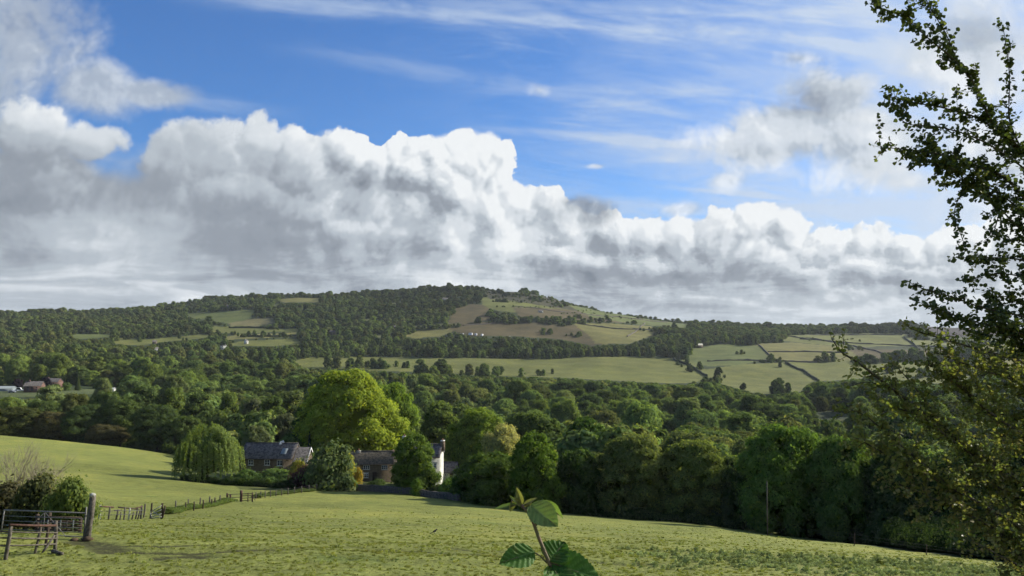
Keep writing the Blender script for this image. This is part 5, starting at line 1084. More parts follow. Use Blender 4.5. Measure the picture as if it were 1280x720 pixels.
def car(px, py, m_, label, rz, L=4.4, hgt=1.5):
    p = hit(px, py, 330); root = empty('parked_car', p, rz); tag(root, label, 'car', 'cars at the far-left farm'); W_ = 1.8
    prof_ = [(-L/2, .3), (L/2, .3), (L/2, .75), (L*.42, .9), (L*.22, .98), (L*.08, hgt), (-L*.28, hgt), (-L*.42, 1.0), (-L/2, .9)]
    n = len(prof_); v = [(x, 0, z) for x, z in prof_]+[(x, W_, z) for x, z in prof_]; mb = MB(); mb.raw(v, [(i, (i+1) % n, n+(i+1) % n, n+i) for i in range(n)]+[(0, i, i+1) for i in range(1, n-1)]+[(n, n+i+1, n+i) for i in range(1, n-1)]); mb.build('body', M[m_], root)
    mb = MB(); mb.raw([(L*.18, -.01, 1.0), (L*.07, -.01, hgt-.1), (-L*.27, -.01, hgt-.1), (-L*.38, -.01, 1.02)], [(0, 1, 2, 3)]); mb.build('side_window', M['glass'], root)
    for x in (-L*.3, L*.3): mb = MB(); mb.tube([(x, -.03, .32), (x, .2, .32)], .33, 12); mb.build('wheel', M['tyre'], root)
car(24, 489, 'car_white', 'white van parked left of the red-brick farmhouse', R_(15), 5.4, 2.3); car(53, 488.5, 'car_white', 'white car parked at the right corner of the red-brick farmhouse', R_(-10)); car(44, 490, 'car_grey', 'grey car parked in front of the red-brick farmhouse', R_(5)); car(14, 491, 'car_grey', 'grey car parked by the pale shed at far left', R_(0)); car(59, 489, 'car_white', 'white car parked furthest right at the farm', R_(12), 4.1, 1.45)
def far_tree(px, py, h, w, kind, colr, lab, name='broadleaf_tree', k=0):
    p = hit(px, py, 330); me = CROWN[kind][k]; o = link(name, me, None, (p.x, p.y, p.z-.2), px); W0, H0 = DIM[kind]; o.scale = (w/W0, w/W0, h/H0); o.color = tuple(colr)+(1,); tag(o, lab, 'tree')
far_tree(22, 486, 7, 7, 'broad', (.035, .028, .04), 'dark purple-leaved tree left of the red-brick farmhouse'); far_tree(57, 484, 7, 7, 'broad', (.035, .028, .04), 'dark purple-leaved tree right of the red-brick farmhouse', k=1)
far_tree(83, 488, 5.5, 6, 'broad', (.12, .18, .06), 'small pale green tree in the far-left clearing', k=2); far_tree(97, 488, 10, 4.4, 'conifer', (.07, .10, .035), 'pointed conifer in the far-left clearing', 'conifer'); far_tree(70, 489, 5, 6, 'broad', (.09, .13, .05), 'small grey-green tree right of the farmhouse cars'); far_tree(122, 486, 5, 8, 'broad', (.05, .08, .03), 'low dark tree behind the two tiny white sheds')
far_tree(630, 404, 10, 9, 'broad', (.06, .09, .03), 'pale round tree standing left of the hillside plantation', k=1); far_tree(598, 404, 12, 10, 'broad', (.07, .10, .035), 'lone loose tree on the hill field left of the plantation', k=0); far_tree(1112, 466, 9, 10, 'broad', (.04, .06, .03), 'dark isolated tree in the lower right-hand hill field', k=2)
# ------------------------------------------------------------------ walls and hedges that divide the far fields
HL = [([(981, 420), (1020, 424), (1058, 431), (1106, 443)], 'slanting field wall below the far right strips'), ([(1000, 424), (1080, 430), (1150, 433), (1205, 437)], 'long nearly level wall under the far right top strip'), ([(948, 431), (962, 444), (968, 450)], 'short wall climbing the left of the right-hand fields'),
 ([(884, 452), (940, 451), (985, 452), (1022, 453)], 'level wall across the right-hand fields'), ([(982, 454), (1004, 464), (1024, 477)], 'dark hedge slanting down the middle of the right-hand fields'), ([(1130, 421), (1150, 438)], 'short dark hedge running down from the moor edge'),
 ([(842, 450), (862, 457), (884, 471)], 'hedge between the long band field and the right-hand fields'), ([(606, 374), (640, 379), (700, 388), (762, 391), (832, 401)], 'long dark wall sloping down the right flank of the hill'), ([(642, 383), (700, 390), (770, 396), (834, 403)], 'lower parallel wall on the right flank of the hill'),
 ([(700, 401), (768, 411), (818, 413)], 'wall running right from the hillside plantation'), ([(578, 407), (612, 405), (640, 401)], 'wall above the left of the brown field'), ([(784, 421), (800, 410), (806, 404)], 'short wall on the open fields right of the plantation'), ([(300, 421), (340, 421), (374, 420)], 'hedge between the striped fields on the left slope'), ([(286, 410), (320, 410), (372, 410)], 'upper hedge above the striped fields on the left slope'),
 ([(1010, 418), (1060, 419), (1128, 419)], 'faint wall across the topmost right-hand strip'), ([(960, 440), (1000, 440), (1060, 441)], 'faint wall across the middle right-hand field')]
for i, (pl, lab) in enumerate(HL):
    pts = [hit(a, b_, 600) for a, b_ in pl]
    if any(p is None for p in pts): continue
    strip('hedgerow' if 'hedge' in lab else 'field_wall', lab, 'hedge' if 'hedge' in lab else 'field wall', pts, 2.6 if 'hedge' in lab else 1.7, 1.6, 'hedge_dark' if 'hedge' in lab or 'dark' in lab else 'wall_stone', .35, 6.0, i) if True else None
# ------------------------------------------------------------------ the hawthorn at the right
def hawthorn():
    r = random.Random(17); nr_ = np.random.default_rng(17)
    base = Vector((8.3, 8.4, hz(8.3, 8.4))); root = empty('hawthorn_tree', base); tag(root, 'tall hawthorn close to the camera at right, sparse lobed leaves on reaching twigs', 'tree')
    wood = MB(); leaves = {0: [], 1: [], 2: []}
    def P_(px, py, Y): return ray(px, py, Y)-base
    def spline(pts, n=8):
        out = []
        for i in range(len(pts)-1):
            p0 = pts[max(i-1, 0)]; p1 = pts[i]; p2 = pts[i+1]; p3 = pts[min(i+2, len(pts)-1)]
            for k in range(n): t = k/n; out.append(.5*((2*p1)+(p2-p0)*t+(2*p0-5*p1+4*p2-p3)*t*t+(3*p1-p0-3*p2+p3)*t**3))
        out.append(pts[-1]); return out
    def leaf(p, d, tone, s_): leaves[tone].append((p.x, p.y, p.z, d.x, d.y, d.z, s_*(1.05, .86, .82)[tone]))
    def twig(p, d, L, rad, tone, lev, dens=1.0):
        n = max(3, int(L/.035)); pts = [p]; q = p.copy()
        for i in range(n): d = (d+Vector((r.gauss(0, .13), r.gauss(0, .13), r.gauss(.02, .11)))).normalized(); q = q+d*(L/n); pts.append(q.copy())
        wood.tube(pts[::2]+([pts[-1]] if n % 2 else []), list(np.linspace(rad, rad*.35, len(pts[::2])+(1 if n % 2 else 0))), 4, False)
        for i, pt in enumerate(pts):
            for _ in range(r.choice((1, 2, 2, 3)) if tone == 0 else r.choice((1, 1, 2, 2))): 
                dd = (d*.4+Vector((r.gauss(0, 1), r.gauss(0, 1), r.gauss(.15, .8)))).normalized(); leaf(pt+dd*.008, dd, tone, r.uniform(.028, .048))
            if lev and r.random() < .26: twig(pt, (d+Vector((r.gauss(0, .9), r.gauss(0, .9), r.gauss(0, .8)))).normalized(), L*r.uniform(.3, .6), rad*.6, tone, lev-1, dens)
    # traced limbs: (points (px,py,depth)), radius at start, side-twig length, twigs per metre, tone
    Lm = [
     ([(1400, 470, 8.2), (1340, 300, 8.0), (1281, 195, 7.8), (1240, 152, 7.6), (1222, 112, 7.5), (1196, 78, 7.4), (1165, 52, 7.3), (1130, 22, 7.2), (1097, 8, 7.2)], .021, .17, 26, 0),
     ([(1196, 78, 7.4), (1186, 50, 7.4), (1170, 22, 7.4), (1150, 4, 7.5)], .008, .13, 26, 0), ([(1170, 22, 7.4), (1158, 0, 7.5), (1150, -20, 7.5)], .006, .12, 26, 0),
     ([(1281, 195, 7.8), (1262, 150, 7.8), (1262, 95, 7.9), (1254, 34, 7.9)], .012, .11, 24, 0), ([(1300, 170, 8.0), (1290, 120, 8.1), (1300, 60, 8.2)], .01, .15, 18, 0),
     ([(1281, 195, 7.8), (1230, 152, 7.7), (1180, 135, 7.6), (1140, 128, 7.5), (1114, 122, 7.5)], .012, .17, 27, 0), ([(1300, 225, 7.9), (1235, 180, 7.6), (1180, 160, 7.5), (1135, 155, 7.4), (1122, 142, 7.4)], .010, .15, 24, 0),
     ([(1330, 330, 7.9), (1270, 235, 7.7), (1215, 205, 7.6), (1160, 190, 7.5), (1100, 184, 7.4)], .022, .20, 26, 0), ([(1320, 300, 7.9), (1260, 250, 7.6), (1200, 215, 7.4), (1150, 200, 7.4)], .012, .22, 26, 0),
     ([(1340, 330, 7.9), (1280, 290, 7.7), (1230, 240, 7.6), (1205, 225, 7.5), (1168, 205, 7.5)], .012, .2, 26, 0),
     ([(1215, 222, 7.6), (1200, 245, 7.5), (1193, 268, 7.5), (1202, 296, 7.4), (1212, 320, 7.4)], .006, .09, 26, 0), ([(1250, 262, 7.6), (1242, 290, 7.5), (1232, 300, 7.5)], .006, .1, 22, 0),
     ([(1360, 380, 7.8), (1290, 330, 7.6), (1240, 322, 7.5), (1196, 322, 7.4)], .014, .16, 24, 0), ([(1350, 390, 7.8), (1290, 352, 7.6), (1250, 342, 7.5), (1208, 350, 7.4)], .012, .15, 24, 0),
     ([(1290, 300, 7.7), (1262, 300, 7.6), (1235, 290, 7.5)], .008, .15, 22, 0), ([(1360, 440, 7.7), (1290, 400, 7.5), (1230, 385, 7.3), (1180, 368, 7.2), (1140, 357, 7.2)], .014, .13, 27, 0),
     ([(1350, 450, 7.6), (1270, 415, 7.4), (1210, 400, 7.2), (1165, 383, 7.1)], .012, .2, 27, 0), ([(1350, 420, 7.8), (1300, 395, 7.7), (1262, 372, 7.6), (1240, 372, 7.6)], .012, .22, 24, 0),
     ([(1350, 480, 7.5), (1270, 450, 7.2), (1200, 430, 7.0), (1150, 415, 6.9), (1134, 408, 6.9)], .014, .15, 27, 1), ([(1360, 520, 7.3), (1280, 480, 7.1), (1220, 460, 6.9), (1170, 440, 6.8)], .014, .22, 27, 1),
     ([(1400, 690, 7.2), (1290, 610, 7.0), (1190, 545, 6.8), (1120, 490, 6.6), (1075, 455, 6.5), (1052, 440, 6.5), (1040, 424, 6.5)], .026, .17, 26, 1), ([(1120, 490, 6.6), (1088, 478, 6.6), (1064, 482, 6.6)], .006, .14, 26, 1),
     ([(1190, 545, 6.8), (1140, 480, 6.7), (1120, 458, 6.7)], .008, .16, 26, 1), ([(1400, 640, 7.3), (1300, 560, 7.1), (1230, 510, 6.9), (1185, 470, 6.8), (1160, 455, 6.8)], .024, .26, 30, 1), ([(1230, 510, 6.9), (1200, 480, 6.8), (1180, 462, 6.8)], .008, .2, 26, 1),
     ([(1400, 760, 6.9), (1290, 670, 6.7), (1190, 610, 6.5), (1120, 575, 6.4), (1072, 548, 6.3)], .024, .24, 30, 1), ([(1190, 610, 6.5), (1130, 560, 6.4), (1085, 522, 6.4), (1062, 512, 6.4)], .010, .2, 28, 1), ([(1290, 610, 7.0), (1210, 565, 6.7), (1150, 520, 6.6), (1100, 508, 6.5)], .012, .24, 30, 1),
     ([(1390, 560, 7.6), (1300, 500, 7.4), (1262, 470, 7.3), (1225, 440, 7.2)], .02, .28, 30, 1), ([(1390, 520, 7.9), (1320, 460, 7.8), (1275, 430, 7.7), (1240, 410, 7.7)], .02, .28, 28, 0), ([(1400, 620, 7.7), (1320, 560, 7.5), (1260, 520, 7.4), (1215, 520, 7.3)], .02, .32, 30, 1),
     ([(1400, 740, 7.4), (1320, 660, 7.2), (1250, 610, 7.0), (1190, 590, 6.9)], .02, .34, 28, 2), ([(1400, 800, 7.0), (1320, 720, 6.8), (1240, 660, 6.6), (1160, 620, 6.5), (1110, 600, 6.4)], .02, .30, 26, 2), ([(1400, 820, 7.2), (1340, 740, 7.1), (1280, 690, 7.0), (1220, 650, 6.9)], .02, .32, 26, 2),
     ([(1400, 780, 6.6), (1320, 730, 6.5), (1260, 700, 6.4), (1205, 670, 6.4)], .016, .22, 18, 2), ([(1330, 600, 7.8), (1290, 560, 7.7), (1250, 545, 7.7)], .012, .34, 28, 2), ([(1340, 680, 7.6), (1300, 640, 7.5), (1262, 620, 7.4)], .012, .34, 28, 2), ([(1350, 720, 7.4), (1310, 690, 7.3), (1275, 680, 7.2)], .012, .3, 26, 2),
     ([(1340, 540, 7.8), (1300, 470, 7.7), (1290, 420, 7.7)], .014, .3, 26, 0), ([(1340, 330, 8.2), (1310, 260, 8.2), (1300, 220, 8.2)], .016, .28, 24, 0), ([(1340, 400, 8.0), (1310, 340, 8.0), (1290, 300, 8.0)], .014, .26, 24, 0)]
    trunk = MB(); tr = [Vector((0, 0, -.4)), Vector((-.1, 0, .6)), Vector((-.35, -.1, 1.6)), P_(1405, 640, 8.2), P_(1395, 470, 8.2), P_(1350, 320, 8.2), P_(1330, 150, 8.3), P_(1330, -60, 8.3)]
    tp = spline(tr, 6); trunk.tube(tp, list(np.linspace(.17, .03, len(tp))), 10); trunk.build('trunk', M['bark'], root, True)
    for pts, rad, tl, tpm, tone in Lm:
        Q = [P_(*p) for p in pts]; sp_ = spline(Q, 7)
        if pts[0][0] > 1290:                      # join the limb to the trunk
            j = min(tp, key=lambda t: (t-sp_[0]-Vector((0, 0, -.5))).length); sp_ = [j, j.lerp(sp_[0], .5)+Vector((0, 0, .05))]+sp_; 
        wood.tube(sp_, list(np.linspace(rad, max(.0025, rad*.12), len(sp_))), 6)
        start = 2 if pts[0][0] > 1290 else 0; tot = 0
        for a, b_ in zip(sp_[start:-1], sp_[start+1:]):
            L = (b_-a).length; tot += L; n = L*tpm*((1.3 if tl > .2 else 1.1) if tone else (1.2 if tl > .2 else .9)); n = int(n)+(r.random() < n-int(n)); d = (b_-a).normalized()
            for _ in range(n):
                p = a.lerp(b_, r.random()); s_ = Vector((r.gauss(0, 1), r.gauss(0, 1), r.gauss(0, 1))); s_ = (s_-d*s_.dot(d)).normalized(); tn_ = tone if r.random() < .85 else (tone+1) % 3
                twig(p, (d*.7+s_).normalized(), tl*r.uniform(.35, 1.1), .0028, tn_, 1 if tl > .15 else 0)
            for _ in range(int(L*30)):
                p = a.lerp(b_, r.random()); dd = Vector((r.gauss(0, 1), r.gauss(0, 1), r.gauss(.2, 1))).normalized(); leaf(p+dd*.012, dd, tone, r.uniform(.028, .048))
        twig(sp_[-1], (sp_[-1]-sp_[-3]).normalized(), .09, .002, tone, 0)
    wood.build('branches', M['bark'], root, True)
    # lobed leaf outline (x across, y along)
    ol = np.array([(0, 0), (.10, .18), (.42, .30), (.28, .46), (.46, .66), (.20, .70), (.16, .92), (0, 1.0), (-.16, .92), (-.20, .70), (-.46, .66), (-.28, .46), (-.42, .30), (-.10, .18)])
    for tone, L in leaves.items():
        A = np.array(L); n = len(A); p, d, s_ = A[:, :3], A[:, 3:6], A[:, 6]; t = rand_unit(nr_, n); nrm = t+np.array((0, 0, .9)); x = np.cross(d, nrm); x /= np.linalg.norm(x, axis=1, keepdims=True)+1e-9; nn = np.cross(x, d)
        V_ = p[:, None]+s_[:, None, None]*(ol[None, :, 0:1]*x[:, None]*1.05+ol[None, :, 1:2]*d[:, None]+(np.abs(ol[None, :, 0:1])*.35-ol[None, :, 1:2]**2*.22)*nn[:, None])
        m_ = len(ol); b_ = np.arange(n)[:, None]*m_; F4 = np.concatenate([b_+np.array(q) for q in ((0, 1, 12+1, 0),)]) if False else None
        quads = [(1, 2, 3, 4), (13, 10, 11, 12)[::1], (0, 1, 4, 7), (0, 7, 10, 13), (4, 5, 6, 7), (7, 8, 9, 10)]
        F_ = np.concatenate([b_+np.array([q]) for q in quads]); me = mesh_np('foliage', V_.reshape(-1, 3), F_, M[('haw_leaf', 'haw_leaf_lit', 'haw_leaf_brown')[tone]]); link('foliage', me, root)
    print('hawthorn leaves', {k: len(v) for k, v in leaves.items()})
def haw_mat(name, col, col2, trans, gloss=.12):
    m = bpy.data.materials.new(name); m.use_nodes = True; nt = m.node_tree
    for n in list(nt.nodes): nt.nodes.remove(n)
    T_ = NT(nt); ge = T_.new('ShaderNodeNewGeometry'); c = T_.mix(ge.outputs['Random Per Island'], col, col2)
    d = T_.new('ShaderNodeBsdfDiffuse'); T_.put(d.inputs[0], c); t = T_.new('ShaderNodeBsdfTranslucent'); T_.put(t.inputs[0], T_.mix(1.0, c, (1.5, 1.6, .6), 'MULTIPLY'))
    ms = T_.new('ShaderNodeMixShader'); ms.inputs[0].default_value = trans; nt.links.new(d.outputs[0], ms.inputs[1]); nt.links.new(t.outputs[0], ms.inputs[2])
    g = T_.new('ShaderNodeBsdfGlossy'); g.inputs['Roughness'].default_value = .38; m2 = T_.new('ShaderNodeMixShader'); m2.inputs[0].default_value = gloss; nt.links.new(ms.outputs[0], m2.inputs[1]); nt.links.new(g.outputs[0], m2.inputs[2])
    o = T_.new('ShaderNodeOutputMaterial'); nt.links.new(m2.outputs[0], o.inputs[0]); M[name] = m
haw_mat('haw_leaf', (.048, .072, .024), (.095, .115, .04), .28, .03); haw_mat('haw_leaf_lit', (.145, .18, .055), (.22, .21, .08), .36, .02); haw_mat('haw_leaf_brown', (.125, .155, .052), (.20, .165, .075), .34, .02)  # upper leaves dark as if backlit, lit ones paler: light painted into base colours
hawthorn()
# ------------------------------------------------------------------ bramble shoot in front of the camera
def bramble():
    Y0 = 1.02; foot = Vector((.10, .92, hz(.1, .92))); root = empty('bramble_shoot', foot); tag(root, 'young bramble shoot with toothed leaves rising close to the camera at bottom centre', 'bramble')
    def P_(px, py, Y=Y0): return ray(px, py, Y)-foot
    st = [Vector((0, 0, 0)), Vector((.03, .02, .45)), P_(720, 800), P_(699, 738), P_(687, 705), P_(680, 688), P_(673, 671), P_(667, 654), P_(660, 640), P_(652, 631)]
    mb = MB(); mb.tube(st, [.005, .0042, .0034, .0030, .0028, .0026, .0024, .0022, .0022, .0020], 8); stem = mb.build('stem', M['bramble_stem'], root, True)
    r = random.Random(4); hb = MB()
    for i in range(60):
        t = r.uniform(3, 8.99); a = st[int(t)].lerp(st[int(t)+1], t % 1); d = Vector((r.gauss(0, 1), r.gauss(0, 1), r.gauss(0, .3))).normalized(); hb.tube([a, a+d*.0038], [.0005, .0001], 3)
    hb.build('prickles', M['bramble_stem'], stem)
    def leafm(o, tip, up, W_, name='leaf', fold=.25, droop=.15, m_='bramble_leaf', teeth=11, veins=7, ns=34, nt_=20, amp=.045, seed=0):
        o, tip = Vector(o), Vector(tip); d = tip-o; L = d.length; d.normalize(); up = Vector(up); x = d.cross(up).normalized(); n_ = x.cross(d).normalized(); vs = []; rr_ = random.Random(seed); wv = rr_.uniform(0, 6)
        for i in range(ns+1):
            s_ = i/ns; hw = W_*(math.sin(PI*s_**.72)**.75)*(1-.15*s_)
            for j in range(nt_+1):
                t = -1+2*j/nt_; sq = s_*1.0-abs(t)**1.2*.0
                tooth = 1+.15*(abs(((s_*teeth) % 1)-.0))*min(1, abs(t)**6*1.2) if 0 < s_ < 1 else 1
                a = hw*t*tooth; v_ = (s_+.0)*veins-abs(t)*1.25; rip = amp*W_*(math.cos(2*PI*v_))*min(1, abs(t)*3)*(1-abs(t)*.35)
                z = fold*abs(a)-droop*L*s_*s_+rip+.03*L*math.sin(wv+s_*4+t*1.5)
                p = o+d*(L*(s_+.10*abs(t)*(s_ < .97)*hw/W_*.5))+x*a+n_*z; vs.append(p[:])
        f = [(i*(nt_+1)+j, i*(nt_+1)+j+1, (i+1)*(nt_+1)+j+1, (i+1)*(nt_+1)+j) for i in range(ns) for j in range(nt_)]
        me = mesh_np(name, vs, np.array(f), M[m_], True); uv = me.attributes.new('vein', 'FLOAT', 'POINT')
        val = []
        for i in range(ns+1):
            for j in range(nt_+1):
                t = -1+2*j/nt_; v_ = (i/ns)*veins-abs(t)*1.25; q = math.cos(2*PI*(v_+.5)); val.append(max(max(0, q-.72)/.28*min(1, abs(t)*4), max(0, 1-abs(t)*14)))
        uv.data.foreach_set('value', np.array(val, np.float32)); lf = link(name, me, root)
        md = MB(); md.tube([o+n_*(-.0004), o.lerp(tip, .5)+n_*(-droop*L*.25-.0006), tip+n_*(-droop*L*.9)], [.0008, .0005, .0002], 5); md.build('midrib', M['bramble_stem'], lf, True); return lf
    def petiole(a, b_): m_ = MB(); m_.tube([a, a.lerp(b_, .5)+Vector((0, 0, .002)), b_], [.0013, .0011, .001], 6); m_.build('petiole', M['bramble_stem'], root, True)
    # upper right leaf, tip hanging down, and its folded far half
    petiole(P_(670, 657), P_(676, 641)); petiole(P_(658, 637), P_(664, 632))
    leafm(P_(662, 631), P_(697, 660, 1.0), (.42, -.95, .35), .0175, 'leaf', .30, -.10, 'bramble_leaf_pale', seed=1)
    leafm(P_(678, 626, 1.03), P_(705, 645, 1.04), (-.2, .2, .95), .010, 'leaf', .25, .1, 'bramble_leaf_pale', seed=2, ns=20, nt_=12)
    # lower left leaf
    petiole(P_(684, 704), P_(667, 690))
    leafm(P_(668, 690), P_(625, 703, .99), (.25, -.75, .6), .0165, 'leaf', .16, .04, 'bramble_leaf', seed=3)
    # big lower right leaves
    leafm(P_(686, 702), P_(706, 676, 1.04), (-.45, -.85, .35), .021, 'leaf', .18, .05, 'bramble_leaf', seed=4, amp=.07)
    leafm(P_(688, 703), P_(751, 722, 1.0), (-.1, -.70, .75), .0235, 'leaf', .16, .12, 'bramble_leaf', seed=5, amp=.07)
    leafm(P_(689, 706), P_(716, 745, .97), (.2, -.8, .6), .020, 'leaf', .18, .12, 'bramble_leaf', seed=6, amp=.07)
    # opening tip: folded young leaves, bracts and a side bud
    for (a, b_, w, up, mm) in (((652, 632), (646, 609), .0048, (0, -1, .1), 'bramble_leaf_young'), ((652, 632), (636, 619), .0018, (0, -1, .3), 'bramble_leaf_pale'), ((650, 630), (617, 635), .0028, (0, -.7, .7), 'bramble_leaf_pale'), ((640, 626), (638, 640), .0052, (.6, -.8, 0), 'bramble_leaf_young'),
                               ((654, 632), (671, 622), .0034, (0, -.8, .6), 'bramble_leaf_young'), ((651, 633), (643, 621), .0030, (.3, -1, .2), 'bramble_leaf_young'),
                               ((655, 636), (665, 628), .0026, (0, -1, .2), 'bramble_leaf_young'), ((670, 655), (676, 648), .0016, (0, -1, .2), 'bramble_leaf'), ((669, 656), (667, 646), .0014, (0, -1, .2), 'bramble_leaf'), ((671, 656), (679, 653), .0014, (0, -1, .2), 'bramble_leaf')):
        leafm(P_(*a), P_(*b_, Y0+.006*r.uniform(-1, 1)), up, w, 'leaf', .5, .05, mm, ns=12, nt_=8, seed=int(b_[0]))
def bleaf(name, c, c2, trans=.3):
    m = bpy.data.materials.new(name); m.use_nodes = True; nt = m.node_tree
    for n in list(nt.nodes): nt.nodes.remove(n)
    T_ = NT(nt); at = T_.new('ShaderNodeAttribute'); at.attribute_name = 'vein'; n1 = noise3(T_, objc(T_), 90, 4, .6); col = T_.mix(T_.sstep(n1, .35, .65), c, tuple(q*.72 for q in c)); col = T_.mix(T_.mul(at.outputs['Fac'], .6), col, c2); sp_ = T_.sstep(noise3(T_, objc(T_), 210, 2, .5), .70, .76); col = T_.mix(T_.mul(sp_, .8), col, (.09, .06, .03)); yl = T_.mul(T_.sstep(noise3(T_, objc(T_), 45, 3, .6), .5, .75), .4); col = T_.mix(yl, col, (.20, .21, .06))
    b = T_.new('ShaderNodeBsdfPrincipled'); T_.put(b.inputs['Base Color'], col); b.inputs['Roughness'].default_value = .55; b.inputs['Specular IOR Level'].default_value = .15; bump(T_, b, noise3(T_, objc(T_), 320, 4, .7), .6, .0008)
    t = T_.new('ShaderNodeBsdfTranslucent'); T_.put(t.inputs[0], T_.mix(1.0, col, (1.4, 1.5, .6), 'MULTIPLY')); ms = T_.new('ShaderNodeMixShader'); ms.inputs[0].default_value = trans; nt.links.new(b.outputs[0], ms.inputs[1]); nt.links.new(t.outputs[0], ms.inputs[2]); o = T_.new('ShaderNodeOutputMaterial'); nt.links.new(ms.outputs[0], o.inputs[0]); M[name] = m
bleaf('bramble_leaf', (.065, .15, .028), (.14, .24, .075)); bleaf('bramble_leaf_pale', (.15, .22, .075), (.23, .29, .12)); bleaf('bramble_leaf_young', (.19, .19, .07), (.27, .25, .12)); simple('bramble_stem', (.17, .10, .075), .6, 60, .5, .3, (.12, .12, .06))
bramble()
# ------------------------------------------------------------------ grass and weeds of the near field
leaf_mat('grass_blades', (1, 1, 1), .25, .3, False, 0)
def blades(name, n, h, w, spread, seed, lean=.5, wid=.006):
    r = np.random.default_rng(seed); a = r.uniform(0, 2*PI, n); q = r.uniform(0, spread, n); x, y = q*np.cos(a), q*np.sin(a); hh = h*r.uniform(.45, 1.1, n); la = r.uniform(0, 2*PI, n); ll = lean*hh*r.uniform(.2, 1, n); ww = wid*r.uniform(.7, 1.4, n); pa = r.uniform(0, PI, n)
    V_ = np.stack([np.stack([x-np.cos(pa)*ww, y-np.sin(pa)*ww, np.full(n, -.02)], 1), np.stack([x+np.cos(pa)*ww, y+np.sin(pa)*ww, np.full(n, -.02)], 1), np.stack([x+np.cos(la)*ll*.35+np.cos(pa)*ww*.8, y+np.sin(la)*ll*.35+np.sin(pa)*ww*.8, hh*.6], 1), np.stack([x+np.cos(la)*ll, y+np.sin(la)*ll, hh], 1)], 1).reshape(-1, 3)
    return mesh_np(name, V_, np.arange(4*n).reshape(n, 4), M['grass_blades'])
def weedm(name, n, h, spread, seed, leaf=.07):
    r = np.random.default_rng(seed); a = r.uniform(0, 2*PI, n); q = spread*np.sqrt(r.uniform(0, 1, n)); z = h*r.uniform(.2, 1, n)*(1-.5*(q/spread)**2); c = np.stack([q*np.cos(a), q*np.sin(a), z], 1); nn = rand_unit(r, n)*.7+np.array((0, 0, 1)); V_, F_ = leaf_quads(c, nn/np.linalg.norm(nn, axis=1, keepdims=True), leaf*r.uniform(.6, 1.4, n), r, 1.8); return mesh_np(name, V_, F_, M['grass_blades'])
GR = [link('grass_tuft', blades('grass_tuft', 60, .085, .01, .16, 71, .7, .007), None, on_ground(560, 24)), link('grass_tuft', blades('grass_tuft', 46, .13, .01, .10, 72, .6, .007), None, on_ground(420, 26)), link('weed_clump', weedm('weed_clump', 110, .16, .17, 73, .05), None, on_ground(980, 28)), link('weed_clump', weedm('weed_clump', 90, .26, .13, 74, .055), None, on_ground(1100, 26))]
for o in GR: o['tint'] = (.10, .125, .035); tag(o, kind='stuff')
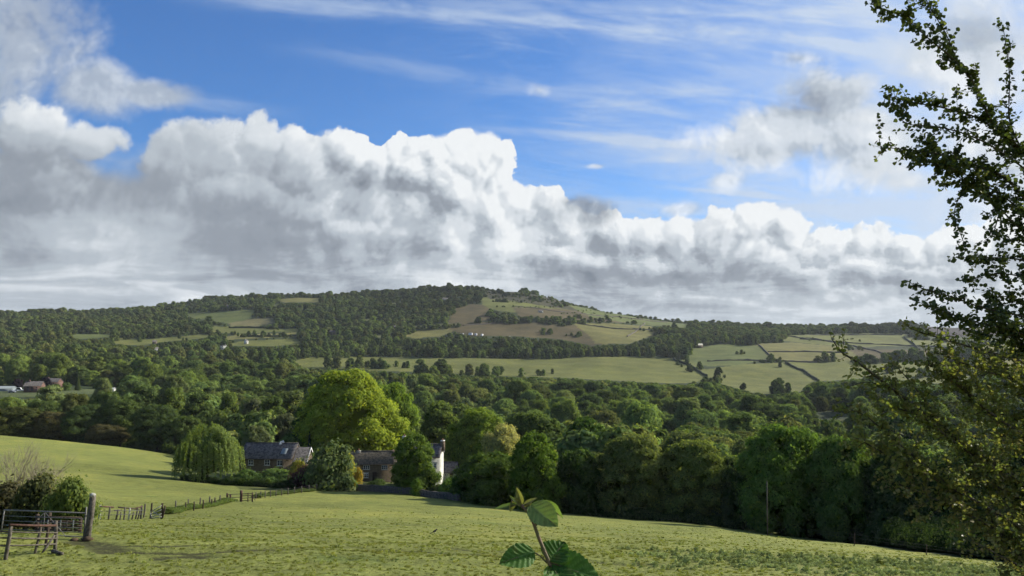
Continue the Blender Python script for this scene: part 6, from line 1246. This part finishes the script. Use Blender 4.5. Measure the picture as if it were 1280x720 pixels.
def scatter_near():
    r = np.random.default_rng(5); pts = []
    for (y0, y1, dens) in ((17.5, 30, 15), (30, 42, 5), (42, 60, 1.2), (60, 90, .25)):
        n = int((y1-y0)*(y0+y1)*.72*dens); y = r.uniform(y0, y1, n); x = r.uniform(-.72, .72, n)*y; pts.append(np.stack([x, y], 1))
    p = np.concatenate(pts); z = height(p[:, 0], p[:, 1]); px, py = project(p[:, 0], p[:, 1], z)
    ok = py > edge_left(px)+1; wear = np.zeros(len(p))
    for q, w, s_ in RUTS: wear = np.maximum(wear, s_*np.exp(-(seg_d(p[:, 0], p[:, 1], [hit(*a) for a in q])/w)**2))
    ok &= r.uniform(0, 1, len(p)) > wear*1.8; p, z, px, py = p[ok], z[ok], px[ok], py[ok]; n = len(p)
    wy = np.interp(px, [700, 760, 900, 1080, 1260, 1400], [690, 684, 690, 697, 709, 716]); lo = np.interp(px, [700, 850, 1000, 1300], [692, 704, 722, 740]); nz = _smooth_noise(p[:, 0], p[:, 1], 33, [(5, 1.0), (1.8, .8)])
    weed = (px > 770) & (py > wy+nz*1.5) & (py < lo+nz*5) & (r.uniform(0, 1, n) < np.interp(px, [770, 900], [.2, .75]))
    stray = (nz > 1.35) & (r.uniform(0, 1, n) < .45)
    idx = np.where(weed | stray, 2+(r.uniform(0, 1, n) < .4), (r.uniform(0, 1, n) < .25+.2*(nz > .6)).astype(int)); s_ = r.uniform(.45, 1.15, n)*np.interp(p[:, 1], [20, 40, 80], [.5, .65, .9]); s_ = np.where(weed, s_*1.15, np.where(stray, s_*.5, s_))
    c = np.array((.235, .265, .072))[None]*r.uniform(.65, 1.25, (n, 1)); dry = r.uniform(0, 1, n) < .15; c[dry] *= np.array((1.2, 1.08, 1.1)); c[weed] = np.array((.25, .30, .12))*r.uniform(.7, 1.2, (weed.sum(), 1)); c[stray & ~weed] = np.array((.11, .16, .05))
    c *= (1+.10*nz)[:, None]; g_ = idx < 2
    for nm, k, off in (('meadow_grass', g_, 0), ('field_weeds', ~g_, 2)):
        kk = np.where(k)[0]; o = instancer(nm, np.concatenate([p[kk], z[kk, None]], 1), np.stack([s_[kk]]*3, 1), r.uniform(0, 6.28, len(kk)), np.concatenate([c[kk], np.ones((len(kk), 1))], 1), GR[off:off+2], idx[kk]-off)
    print('tufts', n)
scatter_near()
def bird():
    p = hit(543, 667.5); root = empty('bird', p, .6); tag(root, 'small black and white bird on the grass in mid field', 'bird'); mb = MB(); mb.tube([(-.10, 0, .10), (-.05, 0, .12), (.03, 0, .14), (.08, 0, .17), (.12, 0, .21), (.15, 0, .215), (.19, 0, .205)], [.01, .04, .055, .045, .028, .024, .004], 8)
    mb.tube([(-.08, 0, .11), (-.2, 0, .07), (-.27, 0, .06)], [.02, .016, .008], 5)
    for y in (-.02, .02): mb.tube([(.02, y, .11), (.02, y, -.01)], .004, 4)
    mb.build('body', M['tyre'], root, True); w = MB(); w.tube([(-.02, 0, .10), (.04, 0, .105)], [.035, .03], 7); w.build('white_belly', M['paint_white'], root, True)
bird()

# ------------------------------------------------------------------ the air
def haze():
    lo, hi = float(HT.min())-1.2, float(HT.max())+26; mb = MB(); mb.box(-5700, 5700, -5700, 5700, lo, hi)
    m = bpy.data.materials.new('haze'); m.use_nodes = True; nt = m.node_tree
    for n in list(nt.nodes): nt.nodes.remove(n)
    v = nt.nodes.new('ShaderNodeVolumePrincipled'); v.inputs['Color'].default_value = (.86, .93, 1, 1); v.inputs['Density'].default_value = .00004; v.inputs['Anisotropy'].default_value = .2
    o = nt.nodes.new('ShaderNodeOutputMaterial'); nt.links.new(v.outputs[0], o.inputs['Volume']); M['haze'] = m; tag(mb.build('haze', m), kind='stuff')
haze()
